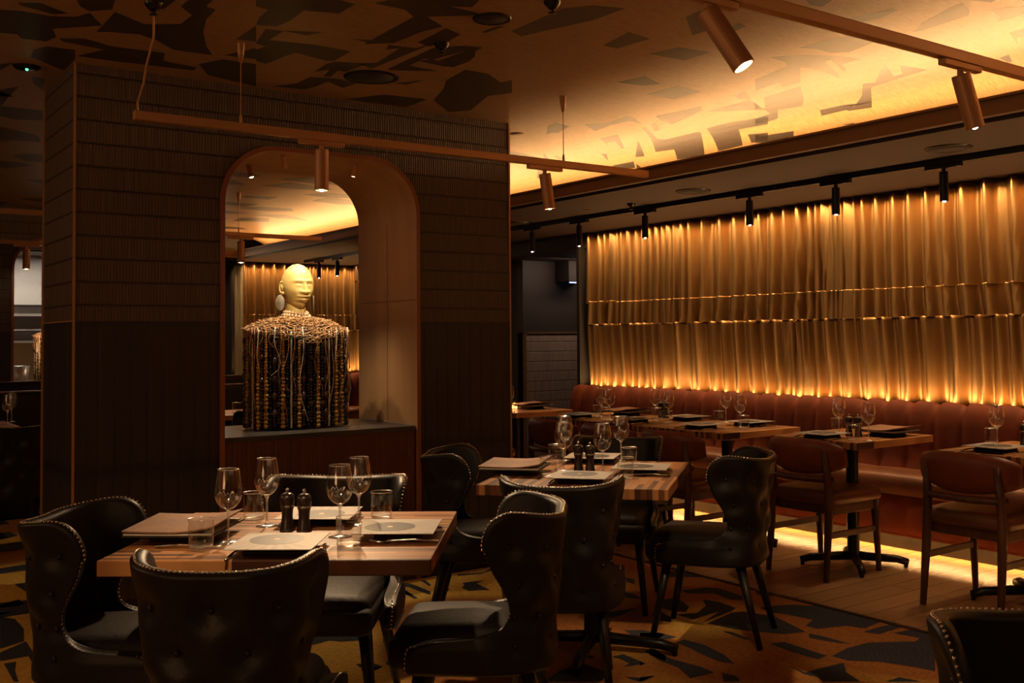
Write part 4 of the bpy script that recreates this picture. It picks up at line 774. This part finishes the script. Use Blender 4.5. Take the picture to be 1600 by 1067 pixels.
def folder():
    root=thing('menu_folder'); mb=MB()
    def top(u,v): 
        x=(u-.5)*.26; y=(v-.5)*.27; return (x,y,.040+.016*(2*u-1)**2*(1 if u>.5 else .2)+.006*v)
    mb.grid(top,14,8); mb.grid(lambda u,v:Vector(top(u,v))-Vector((0,0,.004)),14,8)
    n=15; bo=[i for i in range(n)]+[j*n+14 for j in range(1,9)]+[8*n+i for i in range(13,-1,-1)]+[j*n for j in range(7,0,-1)]; k=n*9
    for a,b in zip(bo,bo[1:]+bo[:1]): mb.f.append((a,b,b+k,a+k)); mb.m.append(0)
    mb.build('cover','folder',root,smooth=False)
    mb=MB(); mb.box(-.127,.124,-.132,.132,.030,.0345); mb.build('pages','paper',root)
    mb=MB(); mb.box(-.13,.13,-.135,.135,.0255,.030); mb.build('back_cover','folder_dark',root)
    return root
def fork():
    root=thing('fork'); mb=MB(); mb.tube([(0,-.10,.004),(0,-.03,.010),(0,.03,.007),(0,.045,.005)],[.0045,.003,.0028,.006],7); 
    for k in (-1.5,-.5,.5,1.5): mb.tube([(k*.003,.045,.005),(k*.0058,.065,.004),(k*.0058,.095,.009)],[.002,.0016,.001],6)
    mb.build('metal','steel',root,smooth=True); return root
def knife():
    root=thing('knife'); mb=MB(); mb.rbox(-.0055,.0055,-.11,.0,.001,.009,.004); mb.build('handle','steel',root,smooth=True); mb=MB(); mb.add([(-.005,0,.003),(.006,0,.003),(.008,.06,.003),(.004,.10,.003),(-.004,.112,.003),(-.005,0,.0045),(.006,0,.005),(.008,.06,.0045),(.004,.10,.0042),(-.004,.112,.004)],[(0,4,3,2,1),(5,6,7,8,9),(0,1,6,5),(1,2,7,6),(2,3,8,7),(3,4,9,8),(4,0,5,9)]); mb.build('blade','steel',root); return root
PW,PTm,PM,PC,PN,PF,PK,PKn=[Proto(f()) for f in (wineglass,tumbler,mill,card,napkin,folder,fork,knife)]
ZT=.7542; ZB=.7502
TN1='the nearest table'; TN2='the second table'
def wine(x,y,z,l,r=0): PW.put((x,y,z),r,l,'wine glass','stemmed wine glasses on the tables')
def tumb(x,y,z,l): PTm.put((x,y,z),0,l,'glass','short water tumblers on the tables')
def mills(x,y,z,l,r=0): PM.put((x,y,z),r,l,'pepper mill','dark wood mills on the tables')
def setting(x,y,z,r,lc,ln,lf,lk):
    PN.put((x,y,z),r,ln,'napkin','folded dark napkins under the cards'); PC.put((x,y,z),r,lc,'menu card','printed square menu cards')
    c,s=cos(r),sin(r)
    if lf: PK.put((x-.105*c+.03*s,y-.105*s-.03*c,z),r,lf,'fork','forks beside the cards')
    if lk: PKn.put((x+.108*c+.01*s,y+.108*s-.01*c,z),r,lk,'knife','knives beside the cards')
F1=T1[2]
# nearest table
for (x,y),l in zip(((1.045,2.904),(1.232,3.085),(1.334,2.783),(1.467,2.926)),('wine glass beside the brown folder on the nearest table, leftmost','wine glass on the nearest table standing left of the mills','front right wine glass on the nearest table, behind the front tumbler','tallest-looking rear right wine glass on the nearest table')): wine(x,y,ZT,l,F1+.1)
for (x,y),l in zip(((.95,2.855),(1.252,3.243),(1.581,2.994),(1.285,2.625)),('water tumbler on the nearest table in front of the brown folder','water tumbler at the far edge of the nearest table, left of the mills','water tumbler at the far right of the nearest table','water tumbler at the front right of the nearest table, nearest the viewer')): tumb(x,y,ZT,l)
mills(1.252,2.974,ZT,'rear mill of the dark pair on the nearest table'); mills(1.285,2.925,ZT,'front mill of the dark pair on the nearest table')
setting(1.112,2.700,ZT,F1,'square card printed with a dark disc at the front of the nearest table','folded dark napkin under the front card of the nearest table','fork at the left of the front card on the nearest table','knife at the right of the front card on the nearest table')
setting(1.395,3.055,ZT,F1+PI,'square card at the far side of the nearest table behind the mills','folded dark napkin under the far card of the nearest table','fork by the far card of the nearest table','knife by the far card of the nearest table')
setting(1.475,2.690,ZT,F1+PI/2,'square card with grey rays at the right end of the nearest table','folded dark napkin under the right-hand card of the nearest table','fork behind the right-hand card of the nearest table','knife in front of the right-hand card of the nearest table')
PN.put((.972,3.062,ZT),F1,'folded dark napkin under the brown folder of the nearest table','napkin','folded dark napkins under the cards')
PF.put((.972,3.062,ZT),F1-.02,'brown leather menu folder at the left of the nearest table','menu folder','brown leather menu folders')
PK.put((.935,2.89,ZT),F1-PI/2,'fork lying along the front of the brown folder on the nearest table','fork','forks beside the cards')
# second table
F2=T2[2]-PI/2
for (x,y),l in zip(((2.75,3.54),(2.972,3.814),(2.831,3.374),(3.165,3.64)),('wine glass on the second table, leftmost before the folder','wine glass at the rear left of the second table','wine glass on the second table just right of the mills','wine glass at the rear right of the second table')): wine(x,y,ZT,l,F1+.15)
for (x,y),l in zip(((2.583,3.428),(2.90,3.79),(2.806,3.200),(3.073,3.481)),('water tumbler on the second table in front of its folder','water tumbler on the second table behind the left wine glass','water tumbler at the front right of the second table','water tumbler at the rear right of the second table')): tumb(x,y,ZT,l)
mills(2.798,3.497,ZT,'rear mill of the pair on the second table'); mills(2.822,3.448,ZT,'front mill of the pair on the second table')
setting(2.60,3.235,ZT,F2,'square card at the front of the second table behind the buttoned chair back','folded dark napkin under the front card of the second table','fork left of the front card on the second table','knife right of the front card on the second table')
setting(3.06,3.72,ZT,F2+PI,'square card at the far side of the second table','folded dark napkin under the far card of the second table','fork by the far card of the second table','knife by the far card of the second table')
setting(2.97,3.285,ZT,F2+PI/2,'square card at the right end of the second table','folded dark napkin under the right-hand card of the second table','fork behind the right-hand card of the second table','knife before the right-hand card of the second table')
PN.put((2.556,3.622,ZT),F2,'folded dark napkin under the folder of the second table','napkin','folded dark napkins under the cards')
PF.put((2.556,3.622,ZT),F2+.03,'brown leather menu folder at the left of the second table','menu folder','brown leather menu folders')
# banquette tables
W=[(4.83,5.768,'wine glass on the left table of the joined banquette row, left one of its pair'),(4.735,5.56,'wine glass on the left table of the joined banquette row, right one of its pair'),(5.0,5.378,'wine glass on the middle table of the joined row, left one of its pair'),(4.876,5.115,'wine glass on the middle table of the joined row, right one of its pair'),(5.18,4.88,'wine glass on the right table of the joined row, left one of its pair'),(4.939,4.53,'wine glass nearest the right corner of the joined banquette row'),(5.06,3.87,'wine glass beside the mills on the lone banquette table'),(4.83,3.50,'wine glass at the front corner of the lone banquette table'),(5.12,2.93,'wine glass on the banquette table at the right edge'),(4.60,6.60,'wine glass on the small table just right of the column')]
for x,y,l in W: wine(x,y,ZB,l,random.uniform(-1.2,.2))
W=[(4.86,5.84,'water tumbler on the left table of the joined banquette row, left one'),(4.75,5.63,'water tumbler on the left table of the joined banquette row, right one'),(4.955,5.32,'water tumbler on the middle table of the joined row, left one'),(4.82,5.07,'water tumbler on the middle table of the joined row, right one'),(5.06,4.83,'water tumbler on the right table of the joined row, left one'),(4.87,4.44,'water tumbler nearest the right corner of the joined banquette row'),(5.12,3.93,'water tumbler beside the mills on the lone banquette table'),(4.79,3.42+.15,'water tumbler at the front corner of the lone banquette table'),(5.17,2.99,'water tumbler on the banquette table at the right edge'),(4.66,6.66,'water tumbler on the small table just right of the column')]
for x,y,l in W: tumb(x,y,ZB,l)
W=[(5.13,5.46,'left mill of the pair on the middle table of the joined row'),(5.13,5.41,'right mill of the pair on the middle table of the joined row'),(4.985,3.745,'left mill of the pair on the lone banquette table'),(4.997,3.69,'right mill of the pair on the lone banquette table'),(5.22,2.84,'mill on the banquette table cut by the right edge')]
for x,y,l in W: mills(x,y,ZB,l)
W=[(4.694,5.86,-PI/2,'square card on the left table of the joined row, aisle side'),(4.70,5.27,-PI/2,'square card on the middle table of the joined row, aisle side'),(5.117,5.184,PI/2,'square card on the middle table of the joined row, banquette side'),(4.72,4.66,-PI/2,'square card on the right table of the joined row, aisle side'),(5.10,4.60,PI/2,'square card on the right table of the joined row, banquette side'),(4.79,3.78,-PI/2,'pale square card on the lone banquette table'),(4.86,2.79,-PI/2,'square card on the banquette table at the right edge')]
for x,y,r,l in W: setting(x,y,ZB,r,l,l.replace('square card','folded dark napkin under the card').replace('pale folded','folded'),l.replace('pale ','').replace('square card','fork by the card'),l.replace('pale ','').replace('square card','knife by the card'))
for x,y,l in ((5.10,5.80,'brown leather menu folder on the left table of the joined row'),(5.17,3.62,'brown leather menu folder on the lone banquette table'),(5.0,6.85,'brown leather menu folder on the small table right of the column')):
    PN.put((x,y,ZB),-PI/2,l.replace('brown leather menu folder','folded dark napkin under the folder'),'napkin','folded dark napkins under the cards'); PF.put((x,y,ZB),-PI/2+.05,l,'menu folder','brown leather menu folders')
t=thing('candle_holder',(4.88,6.93,ZB),0,'glowing tea light in a small glass by the column edge','candle'); mb=MB(); mb.lathe([(0,0),(.03,0),(.033,.05),(.031,.05),(.028,.004),(0,.004)],20); mb.build('glass_cup','thin_glass',t,smooth=True); mb=MB(); mb.cyl((0,0,.004),(0,0,.03),.024,n=16); mb.ball((0,0,.038),.007,8,6,sz=1.7); mb.build('candle','candle_glow',t,smooth=True)
# room beyond
for x,y,l in ((2.80,7.98,'wine glass on the dark table seen through the arch'),(1.30,7.98,'wine glass on the dark table left of the column, nearest it'),(1.37,8.25,'wine glass on the dark table left of the column, farther one')): wine(x,y,ZT,l,0)
for x,y,l in ((2.93,7.96,'water tumbler on the dark table seen through the arch'),(1.18,7.92,'water tumbler on the dark table left of the column')): tumb(x,y,ZT,l)
# ------------------------------------------------------------ the beaded bust (faces -y)
def bust():
    root=thing('bust_sculpture'); R=random.Random(11)
    # head: dense sphere shaped by bumps
    bm=bmesh.new(); bmesh.ops.create_icosphere(bm,subdivisions=6,radius=1)
    HC=Vector((0,-.005,.775))
    def g(a,b,w1,w2): return math.exp(-(a/w1)**2-(b/w2)**2)
    for v in bm.verts:
        x,y,z=v.co; 
        X=x*.085; Yy=y*.104; Z=z*.124
        if z>0: X*=1+.06*z*(1-z)*4*.5; Yy*=1+.05*z
        # cranium wider/back, jaw narrowing
        if z<0: k=1-.22*(-z)**1.5; X*=k; 
        if y>0: Yy*=1.02; Z+=.0
        if z<-.2 and y>0: Yy*=1-.55*min(1,(-z-.2)/.8)**1.0
        if y<0: Yy*= .96-.02*z
        fr=max(0,-y); 
        ax=abs(X)
        d=0
        d+=.008*g(ax-.030,Z-.026,.024,.009)*fr          # brow
        d-=.011*g(ax-.031,Z-.006,.021,.014)*fr          # sockets
        d+=.0145*g(ax-.031,Z-.001,.0155,.0095)*fr       # closed lids
        d-=.0055*g(ax-.031,Z+.0050,.014,.0016)*fr        # lash line
        d+=.009*g(ax-.045,Z+.034,.020,.026)*fr          # cheeks
        nb=max(0,min(1,(.018-Z)/.050)); 
        if -.046<Z<.03: d+=fr*(.009+.023*nb)*math.exp(-(X/(.008+.006*nb))**2)*min(1,(Z+.046)/.008)
        d+=.017*g(ax-.018,Z+.033,.009,.009)*fr         # nostril wings
        d+=.018*g(X,Z+.066,.034,.024)*fr               # mouth mound
        d+=.0155*g(X,Z+.0565,.028,.0055)*fr+.0190*g(X,Z+.0760,.025,.0075)*fr
        d-=.0120*g(X,Z+.0660,.030,.0020)*fr
        d-=.007*g(X,Z+.0900,.020,.005)*fr
        d+=.021*g(X,Z+.108,.030,.018)*fr                # chin
        d-=.005*g(X,Z+.048,.0035,.006)*fr
        n=Vector((x*.3,-1 if y<0 else 1,0)).normalized() if False else Vector((x*.35,y,z*.15)).normalized()
        v.co=Vector((X,Yy,Z))+n*d
    me=bpy.data.meshes.new('head'); 
    # neck
    bm.to_mesh(me); bm.free(); vs=[v.co.copy() for v in me.vertices]; fsx=[tuple(p.vertices) for p in me.polygons]
    mb=MB(); mb.add([v+HC for v in vs],fsx)
    mb.grid(lambda u,v:((.050+.02*(1-v)**2.5+.006*v)*cos(2*PI*u),.018+(.052+.02*(1-v)**2.5)*sin(2*PI*u),.545+.17*v),28,10)
    o=mb.build('head','carved_head',root,smooth=True,fix=False)
    for sx in (-1,1):
        mb=MB(); e=[]
        for k in range(15):
            a=-2.2+4.6*k/14; e.append((sx*(.079+.010*cos(a*.7)),.008-.0*k+ .017*cos(a),.768+.031*sin(a)))
        mb.tube(e,[.004+.003*sin(PI*k/14) for k in range(15)],8); mb.ball((sx*.079,.006,.768),.013,10,8,sz=1.7); mb.ball((sx*.081,.000,.738),.009,8,6)
        mb.build('ear','carved_head',root,smooth=True)
        mb=MB(); mb.lathe([(0,-.0025),(.024,-.0025),(.026,0),(.024,.0025),(0,.0025)],24,M=Matrix.Translation((sx*.098,.0,.683))@Matrix.Rotation(.95 if sx<0 else -.41,4,'Z')@Matrix.Rotation(PI/2,4,'Y')@Matrix.Diagonal((1.7,1,1,1))); mb.cyl((sx*.085,0,.735),(sx*.092,0,.725),.002); mb.build('earring','earring',root,smooth=True)
    for r_,z0,n in ((.062,.634,22),(.072,.618,25),(.084,.602,29)):
        mb=MB()
        for k in range(n): a=2*PI*k/n; mb.ball((r_*cos(a),.012+(r_+.004)*sin(a),z0+.004*sin(a*2)-.012*max(0,-sin(a))),.0095,8,6)
        mb.build('bead_necklace','necklace',root,smooth=True)
    # collar: shoulders as woven loops over an oval yoke
    def yoke(t,a):
        # t 0 neck..1 edge
        ex=.080+(.290-.080)*t; ey=.080+(.190-.080)*t; z=.595-.010*t-.050*t**2.2-(.040*max(0,-sin(a))*t**1.5)
        return Vector((ex*cos(a),.012+ey*sin(a),z))
    mb=MB(); mb.grid(lambda u,v:yoke(v,2*PI*u)-Vector((0,0,.008)),48,8); mb.build('collar_lining','bust_inner',root,smooth=True,fix=False)
    mb=MB()
    for ring in range(15):
        t=.04+.96*ring/14; n=int(26+50*t)
        for k in range(n):
            a=2*PI*(k+R.random()*.6)/n; c=yoke(t+R.uniform(-.02,.02),a)+Vector((0,0,R.uniform(-.002,.010))); rr=R.uniform(.009,.0135)
            tx=Vector((R.uniform(-1,1),R.uniform(-1,1),R.uniform(-.3,.3))).normalized(); ty=tx.cross(Vector((R.uniform(-.5,.5),R.uniform(-.5,.5),1))).normalized()
            m_=6; w=[c+tx*rr*1.5*cos(2*PI*j/m_)+ty*rr*.8*sin(2*PI*j/m_) for j in range(m_)]
            w.append(w[0]); mb.tube(w,.0024,4)
    for k in range(110):
        a=R.uniform(0,2*PI); c=yoke(1.0,a)+Vector((0,0,R.uniform(-.03,.008))); tx=Vector((-sin(a),cos(a),0)); nz=Vector((R.uniform(-.6,.6),R.uniform(-.6,.6),1)).normalized(); w=[c+tx*.012*cos(j*.7)+nz*.010*sin(j*.7) for j in range(10)]; mb.tube(w,.0028,4)
    mb.build('woven_collar','collar_fibre',root,smooth=True,fix=False)
    mb=MB(); n=40; mb.grid(lambda u,v:(.235*cos(2*PI*u)*abs(cos(2*PI*u))**-.45 if abs(cos(2*PI*u))>1e-3 else 0,.012+.135*sin(2*PI*u),.006+.545*v),n,1); mb.build('inner_form','bust_inner',root,fix=False)
    # hanging strands
    SQ=[(cos(2*PI*k/720),sin(2*PI*k/720)) for k in range(721)]; SQ=[(.272*abs(a)**.62*(1 if a>0 else -1),.012+.165*abs(b)**.62*(1 if b>0 else -1)) for a,b in SQ]
    CL=[0]
    for a,b in zip(SQ,SQ[1:]): CL.append(CL[-1]+math.hypot(a[0]-b[0],a[1]-b[1]))
    import bisect
    NS=68
    for k in range(NS):
        a=2*PI*(k+.5)/NS; ca,sa=cos(a),sin(a); 
        x,y=SQ[min(720,bisect.bisect(CL,CL[-1]*(k+.5)/NS))]; sa=(y-.012)/.165
        kind='gbsdgbwdgsbdbgdswbgd'[k%20]; zt=.545-.02*max(0,-sa); z=zt; mb=MB(); mt={'g':'bust_bead_gold','d':'bust_bead_dark','b':'bust_bead_black','s':'bust_seed','w':'bust_bead_white'}[kind]
        mb.cyl((x,y,.008),(x,y,zt),.0015,n=4); i=0
        while z>.016:
            if kind=='g': r=(.0085+.0055*min(1,(zt-z)/.35)) if i%5 else .009; sz=.85; gap=1.7
            elif kind=='d': r=.0095 if i%6 else .0145; sz=.9 if i%6 else 1.3; gap=1.9
            elif kind=='b': r=.0075 if i%2 else .010; sz=.9; gap=1.85
            elif kind=='s': r=.008 if i%4<3 else .0145; sz=.9 if i%4<3 else 1.7; gap=1.9
            else: r=.0062; sz=.7; gap=1.5
            z-=r*sz*gap/1.9
            if z-r*sz<0.0015: break
            mb.ball((x+R.uniform(-.0008,.0008),y,z),r,8,6,sz=sz); z-=r*sz*gap/1.9; i+=1
        mb.build('bead_strand',mt,root,smooth=True,fix=False)
    for k in range(24):
        a=-PI*(k+.5)/24+.0; ca,sa=cos(a),sin(a); x=.283*(abs(ca)**.7)*(1 if ca>0 else -1); y=.012-.178*abs(sa)**.7; L=R.uniform(.12,.42) if k%3 else .50
        pts=[]; ph=R.uniform(0,6); am=R.uniform(.008,.034)
        for j in range(9):
            t=j/8; pts.append((x+am*sin(ph+t*6)*t*1.2+ (R.uniform(-.03,.03) if j==8 and k%3 else 0)*.5,y-.006-.010*sin(PI*t),.548-L*t))
        mb=MB(); mb.tube(pts,.0020,5); mb.build('hanging_cord','cord' if k%4 else 'bust_bead_white',root,smooth=True)
    return root
bp=Proto(bust())
bp.put((2.318,5.37,.8485),0,'carved head and beaded torso bust standing in the arch of the near column','sculpture','beaded busts in the column arches')
bp.put((2.318,11.05,.8485),0,'distant beaded bust in the farther arch at the left, partly hidden','sculpture','beaded busts in the column arches')
# ------------------------------------------------------------ light
LK=1.6
COVE=(1,.53,.20)
w=bpy.data.worlds.new('world'); S.world=w; w.use_nodes=True; w.node_tree.nodes['Background'].inputs[0].default_value=(1,.7,.5,1); w.node_tree.nodes['Background'].inputs[1].default_value=.0
# cove LED lying in the trough, and an added fill throwing wider over the ceiling
area('cove_led',(4.64,4.9,2.372),(0,rad(165),0),.03,14.0,44,COVE)
area('cove_fill_throw',(4.58,4.9,2.415),(0,rad(108),0),.02,14.0,14,COVE,90)
# curtain LEDs
area('curtain_top_led',(5.955,3.5,2.287),(0,rad(-20),0),.015,7.8,34,WARM,120)
#area('curtain_mid_led',(6.03,3.2,1.655),(0,rad(-18),0),.012,7.4,1.6,WARM,140)
area('curtain_low_led',(6.045,3.5,.87),(0,rad(180+10),0),.02,7.9,26,WARM,150)
#area('curtain_low_top_led',(6.075,3.2,1.452),(0,rad(-15),0),.01,7.4,1.5,WARM,140)
area('far_curtain_top_led',(5.5,12.30,2.285),(rad(10),0,0),1.8,.015,10,WARM,120)
area('far_curtain_low_led',(5.5,12.28,.90),(rad(180-8),0,0),1.8,.02,10,WARM,150)
area('banquette_led',(5.63,3.4,.105),(0,rad(10),0),.02,8.0,32,(1,.53,.18),170)
# track spots: each sits at the lens of its head
def lensspot(name,k,target,power,size=46,blend=.6,soft=.025):
    P,D=LENS[k]; return spot(name,tuple(P),target,power,SPOTC,size,blend,soft)
lensspot('spot_table_near',0,(1.45,2.98,.75),62*LK,62,.9)
lensspot('spot_table_second',1,(2.75,3.40,.75),36*LK,60,.9)
lensspot('spot_right_a',2,(2.75,3.2,.75),18*LK,40)
lensspot('spot_right_b',3,(4.1,2.6,0),14*LK,40)
lensspot('spot_table_near_2',4,(1.2,2.8,.75),20*LK,38)
lensspot('spot_beyond_2',5,(2.9,8.1,.75),20*LK); lensspot('spot_far_bust',6,(2.3,11.0,1.3),30*LK,40)
for k in range(7,14): 
    P,D=LENS[k]; lensspot('spot_banquette',k,(P.x-.12,P.y,.75),13*LK,48)
for x,y,p in ((2.10,5.47,10),(2.14,5.11,16),(2.56,5.15,20),(2.54,5.50,12)): spot('spot_bust',(x,y,2.21),(2.318,5.33,1.45),p,(1,.80,.52),58,.6,.01)
spot('spot_bust_front',(2.14,4.36,2.05),(2.32,5.3,1.5),30,(1,.80,.52),26,.6,.02)
spot('spot_beyond',(1.5,7.9,2.15),(1.2,8.1,.75),5,SPOTC,50,.7,.02)
area('kitchen_light',(1.9,12.3,2.3),(0,0,0),1.6,.5,70,KIT)
area('arch_recess_light',(4.0,12.1,2.25),(rad(-25),0,0),.5,.05,2.5,(1,.72,.48))
# recess wall wash
area('recess_wash',(7.1,8.5,2.14),(rad(35),0,0),1.2,.1,2.6,(1,.70,.52))
l=bpy.data.lights.new('candle','POINT'); l.energy=.25; l.color=(1,.45,.15); l.shadow_soft_size=.01; o=bpy.data.objects.new('candle_light',l); COL.objects.link(o); o.location=(4.88,6.93,.83)
# added warm fills to the left and behind, standing in for unseen room light
area('room_fill_left',(-1.5,4.5,2.4),(0,rad(-60),0),1.5,3,11,(1,.55,.28))
area('room_fill_left_low',(-2.4,.6,1.5),(0,rad(-90),0),.8,1.6,9,(1,.50,.22))
area('room_fill_behind',(2.0,-1.8,2.55),(rad(25),0,0),4,.8,5,(1,.58,.30))
V=S.view_settings; V.view_transform='Standard'; V.look='None'; V.exposure=1.0; V.gamma=1; V.use_curve_mapping=False
c=S.cycles; c.max_bounces=8; c.diffuse_bounces=4; c.glossy_bounces=4; c.transmission_bounces=8; c.transparent_max_bounces=16; c.caustics_reflective=False; c.caustics_refractive=False; c.sample_clamp_indirect=3; c.blur_glossy=.5
bpy.context.view_layer.update()
